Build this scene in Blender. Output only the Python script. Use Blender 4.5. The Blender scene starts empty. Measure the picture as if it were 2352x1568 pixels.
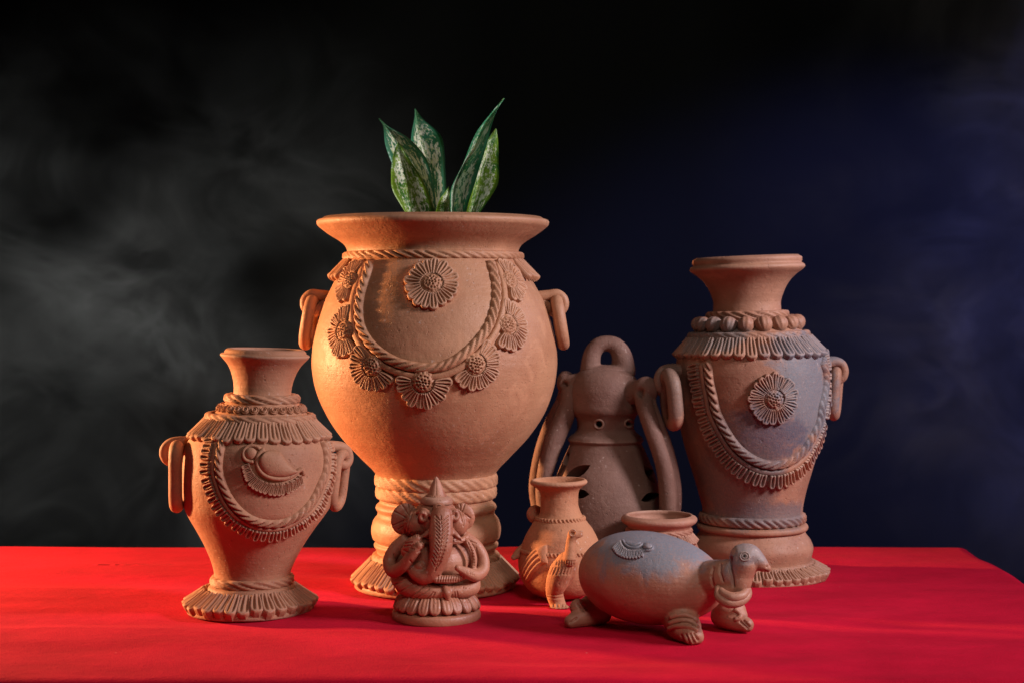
import bpy, math, random
import numpy as np
from mathutils import Vector, Matrix
from mathutils.bvhtree import BVHTree

random.seed(7)
rng = np.random.default_rng(7)
SC = bpy.context.scene
COL = SC.collection

# ------------------------------------------------------------------ camera
FPX = 3650.0                      # focal length in photo units (image 2352 wide)
CAMZ = 0.322
S = 3200 / 3650.0                # scale of the hand-measured relief sizes
PITCH = math.atan(104 / FPX)
cam_d = bpy.data.cameras.new('camera')
cam_d.sensor_width = 36
cam_d.lens = 36 * FPX / 2352
cam_d.clip_start = 0.05
cam_d.clip_end = 60
cam_d.dof.use_dof = True
cam_d.dof.focus_distance = 1.62
cam_d.dof.aperture_fstop = 9.0
cam = bpy.data.objects.new('camera', cam_d)
COL.objects.link(cam)
cam.location = (0, 0, CAMZ)
cam.rotation_euler = (math.pi / 2 - PITCH, 0, 0)
SC.camera = cam

# ------------------------------------------------------------------ world, view
world = bpy.data.worlds.new('World')
SC.world = world
world.use_nodes = True
bg = world.node_tree.nodes['Background']
bg.inputs[0].default_value = (0.9, 0.8, 0.75, 1)
bg.inputs[1].default_value = 0.006
SC.view_settings.view_transform = 'Standard'
SC.view_settings.look = 'None'
SC.view_settings.exposure = 0.0
SC.view_settings.gamma = 1.0
SC.cycles.volume_bounces = 0
SC.cycles.volume_step_rate = 1.0
SC.cycles.max_bounces = 5
SC.cycles.sample_clamp_indirect = 4.0


# ------------------------------------------------------------------ lamps
def aim(o, target):
    o.rotation_euler = (Vector(target) - o.location).to_track_quat('-Z', 'Y').to_euler()


def area(name, loc, target, size, power, color, spread=180):
    d = bpy.data.lights.new(name, 'AREA')
    d.shape = 'DISK'
    d.size = size
    d.energy = power
    d.color = color
    d.spread = math.radians(spread)
    o = bpy.data.objects.new(name, d)
    COL.objects.link(o)
    o.location = loc
    aim(o, target)
    return o


def spot(name, loc, target, power, color, angle, radius=0.1, blend=0.6):
    d = bpy.data.lights.new(name, 'SPOT')
    d.energy = power
    d.color = color
    d.spot_size = math.radians(angle)
    d.spot_blend = blend
    d.shadow_soft_size = radius
    o = bpy.data.objects.new(name, d)
    COL.objects.link(o)
    o.location = loc
    aim(o, target)
    return o


area('warm_lamp', (-1.53, 2.065, 0.33), (-0.1, 1.76, 0.13), 0.08, 18, (1.0, 0.50, 0.22), 90)
area('right_softbox', (1.35, 1.12, 0.86), (0.0, 1.72, 0.14), 0.32, 3.8, (1.0, 0.88, 0.93), 64)
area('front_softbox', (0.20, 0.62, 1.30), (0.0, 1.64, 0.10), 0.30, 0.42, (1.0, 0.90, 0.82), 60)
area('added_low_fill', (0.45, 0.75, 0.55), (0.12, 1.52, 0.02), 0.22, 0.085, (1.0, 0.86, 0.78), 36)  # added fill lamp, lifts the dark underside of the turtle
area('blue_lamp', (1.5, 2.3, 0.95), (0.3, 1.85, 0.2), 0.35, 0.9, (0.35, 0.45, 1.0), 100)
spot('smoke_lamp_blue', (2.1, 2.45, 1.3), (1.52, 3.3, 0.60), 880, (0.22, 0.24, 1.0), 52)
spot('smoke_lamp_grey', (-2.3, 2.65, 0.1), (-0.8, 3.2, 0.25), 205, (0.97, 1.0, 0.95), 60)


# ------------------------------------------------------------------ pixel helpers
CA, SA = math.cos(PITCH), math.sin(PITCH)


def P(px, py, Y):
    """point of the view ray through photo pixel (px, py) at world depth Y"""
    cx = (px - 1176) / FPX
    cy = (784 - py) / FPX
    dy = CA + cy * SA
    dz = -SA + cy * CA
    t = Y / dy
    return Vector((cx * t, Y, CAMZ + dz * t))


def ray(px, py):
    p = P(px, py, 1.0)
    o = Vector((0, 0, CAMZ))
    return o, (p - o).normalized()


def proj(V):
    """world array (n,3) -> photo pixels"""
    x = V[:, 0]
    y = V[:, 1]
    z = V[:, 2] - CAMZ
    d = y * CA - z * SA
    u = y * SA + z * CA
    return np.stack([1176 + FPX * x / d, 784 - FPX * u / d], 1)


def zc(x0, y0, s):
    """zoom-crop coordinates -> photo pixels"""
    return lambda X, Y: ((x0 + X / s) / 1.0884, (y0 + Y / s) / 1.0884)


Z1 = zc(740, 500, 2.851)
Z2 = zc(380, 840, 4.127)
Z3 = zc(380, 1180, 3.919)
Z4 = zc(860, 1150, 3.485)
Z5 = zc(900, 220, 4.6125)
Z6 = zc(1280, 820, 3.267)
Z7 = zc(1640, 600, 3.408)
Z8 = zc(1640, 1020, 3.266)
ZA = zc(1260, 1160, 3.919)
ZB = zc(1400, 1240, 3.92)


# ------------------------------------------------------------------ materials
def new_mat(name):
    m = bpy.data.materials.new(name)
    m.use_nodes = True
    nt = m.node_tree
    nt.nodes.clear()
    return m, nt, nt.nodes, nt.links


def clay(name, base, dark, light=None, rough=0.62, spec=0.35, spots=(), speck=0.35, grain=1.0,
         rings=1.0, mottle=0.5):
    """fired clay; spots: (centre, radii, colour, amount) fumed patches of the firing, and shade painted on a handle"""
    m, nt, N, L = new_mat(name)
    out = N.new('ShaderNodeOutputMaterial')
    b = N.new('ShaderNodeBsdfPrincipled')
    L.new(b.outputs[0], out.inputs[0])
    geo = N.new('ShaderNodeNewGeometry')
    pos = geo.outputs['Position']

    def noise(scale, detail=4, rough_=0.55, vec=None, dist=0.0):
        n = N.new('ShaderNodeTexNoise')
        n.inputs['Scale'].default_value = scale
        n.inputs['Detail'].default_value = detail
        n.inputs['Roughness'].default_value = rough_
        n.inputs['Distortion'].default_value = dist
        L.new(vec or pos, n.inputs['Vector'])
        return n.outputs['Fac']

    def ramp(fac, a, b_, lo=0.0, hi=1.0):
        r = N.new('ShaderNodeMapRange')
        r.inputs['From Min'].default_value = a
        r.inputs['From Max'].default_value = b_
        r.inputs['To Min'].default_value = lo
        r.inputs['To Max'].default_value = hi
        r.interpolation_type = 'SMOOTHSTEP'
        L.new(fac, r.inputs['Value'])
        return r.outputs[0]

    def mix(fac, a, c, mode='MIX'):
        x = N.new('ShaderNodeMix')
        x.data_type = 'RGBA'
        x.blend_type = mode
        if isinstance(fac, float):
            x.inputs[0].default_value = fac
        else:
            L.new(fac, x.inputs[0])
        for i, v in ((6, a), (7, c)):
            if isinstance(v, tuple):
                x.inputs[i].default_value = (*v, 1)
            else:
                L.new(v, x.inputs[i])
        return x.outputs[2]

    def mul(a, c):
        x = N.new('ShaderNodeMath')
        x.operation = 'MULTIPLY'
        for i, v in enumerate((a, c)):
            if isinstance(v, (int, float)):
                x.inputs[i].default_value = v
            else:
                L.new(v, x.inputs[i])
        return x.outputs[0]

    light = light or tuple(min(1, c * 1.25) for c in base)
    n1 = noise(14, 4)
    n2 = noise(38, 5, 0.6, dist=0.6)
    col = mix(ramp(n1, 0.40, 0.62, 0, mottle * 1.3), base, dark)
    col = mix(ramp(n2, 0.50, 0.68, 0, mottle), col, light)
    # horizontal throwing streaks
    mp = N.new('ShaderNodeMapping')
    mp.inputs['Scale'].default_value = (7, 7, 330)
    L.new(pos, mp.inputs['Vector'])
    st = noise(1.0, 3, 0.6, mp.outputs[0])
    col = mix(ramp(st, 0.52, 0.72, 0, 0.16 * rings), col, dark)
    for (c, rad, colr, amt) in spots:
        vm = N.new('ShaderNodeMapping')
        vm.vector_type = 'POINT'
        vm.inputs['Location'].default_value = tuple(-c[i] / rad[i] for i in range(3))
        vm.inputs['Scale'].default_value = tuple(1 / rad[i] for i in range(3))
        L.new(pos, vm.inputs['Vector'])
        ln = N.new('ShaderNodeVectorMath')
        ln.operation = 'LENGTH'
        L.new(vm.outputs[0], ln.inputs[0])
        ad = N.new('ShaderNodeMath')
        ad.operation = 'MULTIPLY_ADD'
        L.new(noise(30, 8, 0.70, dist=0.4), ad.inputs[0])
        ad.inputs[1].default_value = 2.2
        L.new(ln.outputs['Value'], ad.inputs[2])
        col = mix(ramp(ad.outputs[0], 1.70, 2.30, amt, 0.0), col, colr)
    # small dark inclusions
    v = N.new('ShaderNodeTexVoronoi')
    v.inputs['Scale'].default_value = 95
    L.new(pos, v.inputs['Vector'])
    sp = mul(ramp(v.outputs['Distance'], 0.07, 0.17, 1, 0), ramp(noise(30, 2), 0.55, 0.62, 0, speck))
    col = mix(sp, col, tuple(c * 0.28 for c in dark))
    gr = noise(520, 4, 0.7)
    col = mix(ramp(gr, 0.35, 0.7, 0, 0.22), col, light)
    # salty white bloom specks
    wv = noise(240, 3, 0.6)
    col = mix(mul(ramp(wv, 0.62, 0.72, 0, 0.5), ramp(noise(16, 3), 0.46, 0.62)), col, (0.62, 0.52, 0.46))
    # rubbed, dusty ridges
    col = mix(ramp(geo.outputs['Pointiness'], 0.515, 0.60, 0, 0.40), col, (0.52, 0.34, 0.25))
    L.new(col, b.inputs['Base Color'])
    b.inputs['Specular IOR Level'].default_value = spec
    L.new(ramp(n2, 0.35, 0.7, rough - 0.07, rough + 0.08), b.inputs['Roughness'])
    # relief
    h = mul(gr, 0.5 * grain)
    def add(a, c):
        x = N.new('ShaderNodeMath')
        x.operation = 'ADD'
        L.new(a, x.inputs[0])
        L.new(c, x.inputs[1])
        return x.outputs[0]
    h = add(h, mul(noise(150, 4, 0.6), 1.2 * grain))
    h = add(h, mul(noise(45, 3), 1.2))
    h = add(h, mul(st, 0.45 * rings))
    h = add(h, mul(sp, -1.6))
    pit = mul(ramp(noise(330, 2, 0.5), 0.30, 0.36, 1, 0), ramp(noise(20, 2), 0.45, 0.6))
    h = add(h, mul(pit, -1.5))
    bump = N.new('ShaderNodeBump')
    bump.inputs['Strength'].default_value = 0.55
    bump.inputs['Distance'].default_value = 0.0009
    L.new(h, bump.inputs['Height'])
    L.new(bump.outputs[0], b.inputs['Normal'])
    return m


def PS(px, py, Y, rx, rz, ry=0.14):
    p = P(px, py, Y)
    return tuple(p), (rx * Y / FPX, ry, rz * Y / FPX)


M_big = clay('terracotta_big_pot', (0.44, 0.222, 0.122), (0.34, 0.145, 0.075), rough=0.55, spec=0.36)
M_left = clay('terracotta_left_vase', (0.44, 0.218, 0.128), (0.33, 0.14, 0.08), rough=0.66, spec=0.3, rings=1.3)
M_fig = clay('polished_red_clay', (0.43, 0.175, 0.102), (0.31, 0.108, 0.062), (0.46, 0.21, 0.125), rough=0.48, spec=0.5,
             rings=0, grain=1.0, mottle=0.8)
M_bird = clay('orange_clay', (0.43, 0.20, 0.108), (0.33, 0.13, 0.066), rough=0.75, spec=0.25, grain=1.6)
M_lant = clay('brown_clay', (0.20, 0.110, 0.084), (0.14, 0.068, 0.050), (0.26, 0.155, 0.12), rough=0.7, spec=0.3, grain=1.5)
M_small = clay('small_pot_clay', (0.37, 0.185, 0.125), (0.28, 0.12, 0.08), rough=0.6)
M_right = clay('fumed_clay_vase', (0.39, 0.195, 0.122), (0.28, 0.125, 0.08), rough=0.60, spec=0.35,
               spots=[(*PS(1862, 905, 1.76, 100, 140), (0.145, 0.162, 0.190), 0.95),
                      (*PS(1765, 1010, 1.72, 130, 90), (0.085, 0.088, 0.125), 0.9),
                      (*PS(1870, 800, 1.80, 150, 48), (0.14, 0.145, 0.17), 0.95),
                      (*PS(1700, 1110, 1.76, 110, 120), (0.14, 0.11, 0.105), 0.85),
                      (*PS(1620, 770, 1.80, 90, 45), (0.17, 0.155, 0.15), 0.85),
                      (*PS(1790, 1190, 1.76, 120, 34), (0.14, 0.13, 0.14), 0.8),
                      (*PS(1548, 890, 1.78, 60, 75), (0.16, 0.11, 0.09), 0.9),  # shade on the left handle, put into the clay colour
                      (*PS(1640, 1000, 1.76, 60, 140), (0.17, 0.105, 0.08), 0.6)])
M_turtle = clay('fumed_clay_turtle', (0.40, 0.185, 0.118), (0.30, 0.125, 0.08), rough=0.50, spec=0.42, rings=1.2,
                spots=[(*PS(1500, 1236, 1.50, 205, 80), (0.165, 0.185, 0.225), 0.97),
                       (*PS(1730, 1262, 1.45, 60, 36, 0.08), (0.20, 0.19, 0.20), 0.8)])


def cloth_mat():
    m, nt, N, L = new_mat('red_felt')
    out = N.new('ShaderNodeOutputMaterial')
    b = N.new('ShaderNodeBsdfPrincipled')
    L.new(b.outputs[0], out.inputs[0])
    geo = N.new('ShaderNodeNewGeometry')
    n = N.new('ShaderNodeTexNoise')
    n.inputs['Scale'].default_value = 620
    n.inputs['Detail'].default_value = 3
    L.new(geo.outputs['Position'], n.inputs['Vector'])
    n2 = N.new('ShaderNodeTexNoise')
    n2.inputs['Scale'].default_value = 9
    n2.inputs['Detail'].default_value = 6
    n2.inputs['Roughness'].default_value = 0.65
    mp = N.new('ShaderNodeMapping')
    mp.inputs['Scale'].default_value = (0.9, 1.4, 1)
    L.new(geo.outputs['Position'], mp.inputs['Vector'])
    L.new(mp.outputs[0], n2.inputs['Vector'])
    r = N.new('ShaderNodeValToRGB')
    r.color_ramp.elements[0].position = 0.32
    r.color_ramp.elements[0].color = (0.42, 0.003, 0.022, 1)
    r.color_ramp.elements[1].position = 0.7
    r.color_ramp.elements[1].color = (0.60, 0.006, 0.034, 1)
    L.new(n2.outputs['Fac'], r.inputs[0])
    # lint
    v = N.new('ShaderNodeTexVoronoi')
    v.inputs['Scale'].default_value = 22
    L.new(geo.outputs['Position'], v.inputs['Vector'])
    lm = N.new('ShaderNodeMapRange')
    lm.inputs['From Min'].default_value = 0.012
    lm.inputs['From Max'].default_value = 0.022
    lm.inputs['To Min'].default_value = 0.5
    lm.inputs['To Max'].default_value = 0
    L.new(v.outputs['Distance'], lm.inputs['Value'])
    mx = N.new('ShaderNodeMix')
    mx.data_type = 'RGBA'
    L.new(lm.outputs[0], mx.inputs[0])
    L.new(r.outputs[0], mx.inputs[6])
    mx.inputs[7].default_value = (0.8, 0.35, 0.3, 1)
    L.new(mx.outputs[2], b.inputs['Base Color'])
    b.inputs['Roughness'].default_value = 0.85
    b.inputs['Specular IOR Level'].default_value = 0.06
    b.inputs['Sheen Weight'].default_value = 0.05
    b.inputs['Sheen Roughness'].default_value = 0.45
    b.inputs['Sheen Tint'].default_value = (1, 0.25, 0.25, 1)
    bump = N.new('ShaderNodeBump')
    bump.inputs['Strength'].default_value = 0.5
    bump.inputs['Distance'].default_value = 0.0011
    L.new(n.outputs['Fac'], bump.inputs['Height'])
    b2 = N.new('ShaderNodeBump')
    b2.inputs['Strength'].default_value = 0.6
    b2.inputs['Distance'].default_value = 0.005
    L.new(n2.outputs['Fac'], b2.inputs['Height'])
    L.new(b2.outputs[0], bump.inputs['Normal'])
    L.new(bump.outputs[0], b.inputs['Normal'])
    return m


def plain_mat(name, col, rough=0.9, spec=0.1):
    m, nt, N, L = new_mat(name)
    out = N.new('ShaderNodeOutputMaterial')
    b = N.new('ShaderNodeBsdfPrincipled')
    L.new(b.outputs[0], out.inputs[0])
    n = N.new('ShaderNodeTexNoise')
    n.inputs['Scale'].default_value = 3
    geo = N.new('ShaderNodeNewGeometry')
    L.new(geo.outputs['Position'], n.inputs['Vector'])
    r = N.new('ShaderNodeValToRGB')
    r.color_ramp.elements[0].color = (*[c * 0.8 for c in col], 1)
    r.color_ramp.elements[1].color = (*[c * 1.2 for c in col], 1)
    L.new(n.outputs['Fac'], r.inputs[0])
    L.new(r.outputs[0], b.inputs['Base Color'])
    b.inputs['Roughness'].default_value = rough
    b.inputs['Specular IOR Level'].default_value = spec
    return m


def leaf_mat(name, green, green2, seed):
    m, nt, N, L = new_mat(name)
    out = N.new('ShaderNodeOutputMaterial')
    b = N.new('ShaderNodeBsdfPrincipled')
    L.new(b.outputs[0], out.inputs[0])
    uv = N.new('ShaderNodeUVMap')
    sep = N.new('ShaderNodeSeparateXYZ')
    L.new(uv.outputs[0], sep.inputs[0])
    mp = N.new('ShaderNodeMapping')
    mp.inputs['Location'].default_value = (seed * 3.1, seed * 1.7, 0)
    mp.inputs['Scale'].default_value = (4.5, 9, 1)
    L.new(uv.outputs[0], mp.inputs['Vector'])
    # slant the blotches along the veins: v shifted by |u-.5|
    def noise(scale, detail, rough, dist, sc):
        mm = N.new('ShaderNodeMapping')
        mm.inputs['Location'].default_value = (seed * 3.1 + scale, seed * 1.7, 0)
        mm.inputs['Scale'].default_value = (*sc, 1)
        L.new(uv.outputs[0], mm.inputs['Vector'])
        n = N.new('ShaderNodeTexNoise')
        n.inputs['Scale'].default_value = scale
        n.inputs['Detail'].default_value = detail
        n.inputs['Roughness'].default_value = rough
        n.inputs['Distortion'].default_value = dist
        L.new(mm.outputs[0], n.inputs['Vector'])
        return n.outputs['Fac']

    def mr(f, a, c, lo=0.0, hi=1.0):
        r = N.new('ShaderNodeMapRange')
        r.inputs['From Min'].default_value = a
        r.inputs['From Max'].default_value = c
        r.inputs['To Min'].default_value = lo
        r.inputs['To Max'].default_value = hi
        r.interpolation_type = 'SMOOTHSTEP'
        L.new(f, r.inputs['Value'])
        return r.outputs[0]

    def mth(op, a, c):
        x = N.new('ShaderNodeMath')
        x.operation = op
        for i, v in enumerate((a, c)):
            if isinstance(v, (int, float)):
                x.inputs[i].default_value = v
            else:
                L.new(v, x.inputs[i])
        return x.outputs[0]

    def mix(f, a, c):
        x = N.new('ShaderNodeMix')
        x.data_type = 'RGBA'
        L.new(f, x.inputs[0])
        for i, v in ((6, a), (7, c)):
            if isinstance(v, tuple):
                x.inputs[i].default_value = (*v, 1)
            else:
                L.new(v, x.inputs[i])
        return x.outputs[2]
    base = mix(mr(noise(3, 3, 0.5, 0, (1, 1.5)), 0.4, 0.6), green, green2)
    blot = noise(13, 5, 0.68, 0.30, (1.1, 1.45))
    # fewer blotches near the margin (u 0 or 1) and the tip (v 1)
    u = mth('ABSOLUTE', mth('SUBTRACT', sep.outputs[0], 0.5), 0)
    edge = mr(u, 0.34, 0.47, 0, 0.25)
    tip = mr(sep.outputs[1], 0.72, 0.97, 0, 0.22)
    big = mr(noise(2.2, 1, 0.5, 0, (1, 1.6)), 0.38, 0.62, 0.06, -0.04)
    f = mth('SUBTRACT', mth('SUBTRACT', mth('ADD', blot, big), edge), tip)
    col = mix(mr(f, 0.53, 0.555, 0, 0.95), base, (0.84, 0.92, 0.74))
    f2 = noise(17, 3, 0.6, 0.2, (1.1, 1.8))
    col = mix(mr(mth('SUBTRACT', f2, edge), 0.57, 0.60, 0, 0.8), col, (0.68, 0.82, 0.42))
    # pale midrib
    col = mix(mr(u, 0.008, 0.022, 0.6, 0), col, (0.32, 0.42, 0.16))
    L.new(col, b.inputs['Base Color'])
    b.inputs['Roughness'].default_value = 0.36
    b.inputs['Specular IOR Level'].default_value = 0.45
    b.inputs['Subsurface Weight'].default_value = 0.0
    tr = N.new('ShaderNodeBsdfTranslucent')
    L.new(col, tr.inputs[0])
    ms = N.new('ShaderNodeMixShader')
    ms.inputs[0].default_value = 0.22
    L.new(b.outputs[0], ms.inputs[1])
    L.new(tr.outputs[0], ms.inputs[2])
    L.new(ms.outputs[0], out.inputs[0])
    wv = N.new('ShaderNodeTexWave')
    wv.inputs['Scale'].default_value = 8
    wv.inputs['Distortion'].default_value = 1.5
    wv.bands_direction = 'Y'
    L.new(uv.outputs[0], wv.inputs['Vector'])
    bump = N.new('ShaderNodeBump')
    bump.inputs['Strength'].default_value = 0.25
    bump.inputs['Distance'].default_value = 0.0006
    L.new(wv.outputs['Fac'], bump.inputs['Height'])
    L.new(bump.outputs[0], b.inputs['Normal'])
    return m


# ------------------------------------------------------------------ object helpers
def link(name, mesh, parent=None):
    o = bpy.data.objects.new(name, mesh)
    COL.objects.link(o)
    if parent:
        o.parent = parent
    return o


def mesh_of(name, V, F, mat, smooth=True):
    me = bpy.data.meshes.new(name)
    me.from_pydata(np.asarray(V, float).tolist(), [], [list(map(int, f)) for f in F])
    me.materials.append(mat)
    if smooth:
        me.polygons.foreach_set('use_smooth', [True] * len(me.polygons))
    me.update()
    return me


def root_loc(o):
    while o.parent:
        o = o.parent
    return Vector(o.location)


def obj(name, V, F, mat, parent=None, smooth=True, label=None):
    """V in world coordinates"""
    V = np.asarray(V, float)
    if parent:
        V = V - np.array(root_loc(parent))
    o = link(name, mesh_of(name, V, F, mat, smooth), parent)
    if label:
        o['label'] = label
    return o


def inst(name, me, M, parent):
    """place shared mesh with world matrix M under a part whose own transform is identity"""
    o = link(name, me, parent)
    o.matrix_local = Matrix.Translation(-root_loc(parent)) @ M
    return o


def root(name, label, cat, loc, group=None):
    o = bpy.data.objects.new(name, None)
    o.empty_display_size = 0.02
    COL.objects.link(o)
    o.location = loc
    o['label'] = label
    o['category'] = cat
    if group:
        o['group'] = group
    return o


def gridf(nr, nc, close=False, off=0, flip=False):
    F = []
    m = nc if close else nc - 1
    for i in range(nr - 1):
        for j in range(m):
            a = off + i * nc + j
            b = off + i * nc + (j + 1) % nc
            f = (a, b, b + nc, a + nc)
            F.append(f[::-1] if flip else f)
    return F


def join(parts):
    V, F, o = [], [], 0
    for v, f in parts:
        v = np.asarray(v, float)
        V.append(v)
        F += [tuple(int(i) + o for i in q) for q in f]
        o += len(v)
    return np.concatenate(V), F


def pchip(x, y, xi):
    x = np.asarray(x, float)
    y = np.asarray(y, float)
    h = np.diff(x)
    d = np.diff(y) / h
    m = np.zeros_like(y)
    for i in range(1, len(x) - 1):
        if d[i - 1] * d[i] > 0:
            w1 = 2 * h[i] + h[i - 1]
            w2 = h[i] + 2 * h[i - 1]
            m[i] = (w1 + w2) / (w1 / d[i - 1] + w2 / d[i])
    m[0], m[-1] = d[0], d[-1]
    k = np.clip(np.searchsorted(x, xi) - 1, 0, len(x) - 2)
    t = (xi - x[k]) / h[k]
    return ((1 + 2 * t) * (1 - t) ** 2 * y[k] + t * (1 - t) ** 2 * h[k] * m[k]
            + t * t * (3 - 2 * t) * y[k + 1] + t * t * (t - 1) * h[k] * m[k + 1])


def vnoise(seed):
    ph = np.random.default_rng(seed).uniform(0, 6.28, 12)

    def f(th, z):
        return (np.sin(2 * th + ph[0] + z * 9) * 0.35 + np.sin(3 * th + ph[1] - z * 23) * 0.3
                + np.sin(5 * th + ph[2] + z * 41) * 0.2 + np.sin(th + ph[3] + z * 60) * 0.2
                + np.sin(7 * th + ph[4] + 90 * z) * 0.1)
    return f


class Surf:
    """solid of revolution read off the photo: rows of (centre px, half width px, y px)"""

    def __init__(s, cx, Y0, rows, tilt=((0, 0), (1, 0)), wob=0.004, seed=1):
        b = P(cx, 784, Y0)
        s.loc = Vector((b.x, Y0, 0))
        R, A, Z = [], [], []
        for (c, hw, y) in rows[::-1]:
            p = P(c, y, Y0)
            q = P(c + hw, y, Y0)
            R.append(q.x - p.x)
            A.append(p.x - b.x)
            Z.append(max(0.0, p.z))
        Z[0] = 0.0
        for i in range(1, len(Z)):
            Z[i] = max(Z[i], Z[i - 1] + 0.0003)
        t = np.concatenate([[0], np.cumsum(np.hypot(np.diff(R), np.diff(Z)))])
        n = int(t[-1] / 0.0022)
        ti = np.linspace(0, t[-1], n)
        s.r = pchip(t, R, ti)
        s.z = pchip(t, Z, ti)
        s.a = pchip(t, A, ti)
        s.tz = tilt
        s.wob = wob
        s.nf = vnoise(seed)

    def k(s, z):
        return np.interp(z, [a for a, b in s.tz], [b for a, b in s.tz])

    def R(s, z):
        return np.interp(z, s.z, s.r)

    def A(s, z):
        return np.interp(z, s.z, s.a)

    def pt(s, th, z, r=None):
        th = np.asarray(th, float)
        z = np.asarray(z, float)
        r = s.R(z) if r is None else r
        r = r * (1 + s.wob * s.nf(th, z) * np.clip(z / 0.02, 0, 1))
        x = s.A(z) + r * np.sin(th)
        return np.stack([s.loc.x + x, s.loc.y - r * np.cos(th), z + s.k(z) * r * np.sin(th)], -1)

    def frame(s, th, z):
        p = s.pt(th, z)
        e = 1e-3
        a = s.pt(th + e, z) - s.pt(th - e, z)
        b = s.pt(th, z + e) - s.pt(th, max(0, z - e))
        n = np.cross(a, b)
        return Vector(p), Vector(n).normalized()

    def zpx(s, y):
        return P(1176, y, s.loc.y).z

    def mesh(s, wall=0.006, nth=168, floor=0.01, inner=True):
        r, z = list(s.r), list(s.z)
        rr = [0.0] + r
        zz = [0.0] + z
        if inner:
            # rounded lip, then the inner wall
            rr += [r[-1] - wall * 0.25, r[-1] - wall * 0.75]
            zz += [z[-1] + wall * 0.18, z[-1] + wall * 0.15]
            ri = np.array(r) - wall
            keep = [i for i in range(len(r) - 1, -1, -2) if z[i] > floor and i < len(r) - 1]
            for i in keep:
                rr.append(max(0.002, ri[i]))
                zz.append(z[i])
            rr.append(0.0)
            zz.append(floor)
        else:
            rr.append(0)
            zz.append(z[-1])
        th = np.linspace(0, 2 * np.pi, nth, endpoint=False)
        V = []
        for q, w in zip(rr, zz):
            V.append(s.pt(th, np.full(nth, w), np.full(nth, q)))
        V = np.concatenate(V)
        return V, gridf(len(rr), nth, True)

    def ring(s, y, n=400, dr=0.0):
        z = s.zpx(y)
        th = np.linspace(-np.pi, np.pi, n, endpoint=False)
        pts, nrm = [], []
        for t in th:
            p, m = s.frame(t, z)
            m = Vector((m.x, m.y, 0)).normalized() * 0.75 + m * 0.25
            m.normalize()
            pts.append(p + m * dr)
            nrm.append(m)
        return pts, nrm


def bvh_of(V, F):
    return BVHTree.FromPolygons([tuple(v) for v in np.asarray(V).tolist()], [tuple(f) for f in F])


def cast_path(bvh, pix, n=None):
    """photo-pixel polyline -> smooth 3-D path with normals lying on the surface"""
    keep = [pix[0]]
    for q in pix[1:]:
        if math.hypot(q[0] - keep[-1][0], q[1] - keep[-1][1]) > 9 or len(pix) < 6:
            keep.append(q)
    pix = np.array(keep, float)
    t = np.concatenate([[0], np.cumsum(np.hypot(*np.diff(pix, axis=0).T))])
    ti = np.linspace(0, t[-1], n or max(12, int(t[-1] / 5)))
    # smooth with Catmull-Rom style pchip on each axis
    xs = smooth_interp(t, pix[:, 0], ti)
    ys = smooth_interp(t, pix[:, 1], ti)
    pts, nrm = [], []
    for x, y in zip(xs, ys):
        o, d = ray(x, y)
        h = bvh.ray_cast(o, d)
        if h[0] is None:
            continue
        m = h[1]
        if m.dot(d) > 0:
            m = -m
        pts.append(h[0])
        nrm.append(m)
    if len(pts) < 6:
        return pts, nrm
    A = np.array([tuple(p) for p in pts])
    B = np.array([tuple(p) for p in nrm])
    t = np.concatenate([[0], np.cumsum(np.linalg.norm(np.diff(A, axis=0), axis=1))])
    m_ = max(len(A), int(t[-1] / 0.002))
    ti = np.linspace(0, t[-1], m_)
    A = np.stack([np.interp(ti, t, A[:, i]) for i in range(3)], 1)
    B = np.stack([np.interp(ti, t, B[:, i]) for i in range(3)], 1)
    for it in range(8):
        A[1:-1] = (A[:-2] + 2 * A[1:-1] + A[2:]) / 4
        B[1:-1] = (B[:-2] + 2 * B[1:-1] + B[2:]) / 4
    pts = []
    for a in A:
        g = bvh.find_nearest(Vector(a))
        pts.append(g[0] if g[0] is not None and (g[0] - Vector(a)).length < 0.004 else Vector(a))
    return pts, [Vector(b).normalized() for b in B]


def smooth_interp(t, v, ti):
    t = np.asarray(t, float)
    v = np.asarray(v, float)
    m = np.gradient(v, t)
    k = np.clip(np.searchsorted(t, ti) - 1, 0, len(t) - 2)
    h = t[k + 1] - t[k]
    u = (ti - t[k]) / h
    return ((1 + 2 * u) * (1 - u) ** 2 * v[k] + u * (1 - u) ** 2 * h * m[k]
            + u * u * (3 - 2 * u) * v[k + 1] + u * u * (u - 1) * h * m[k + 1])


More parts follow.
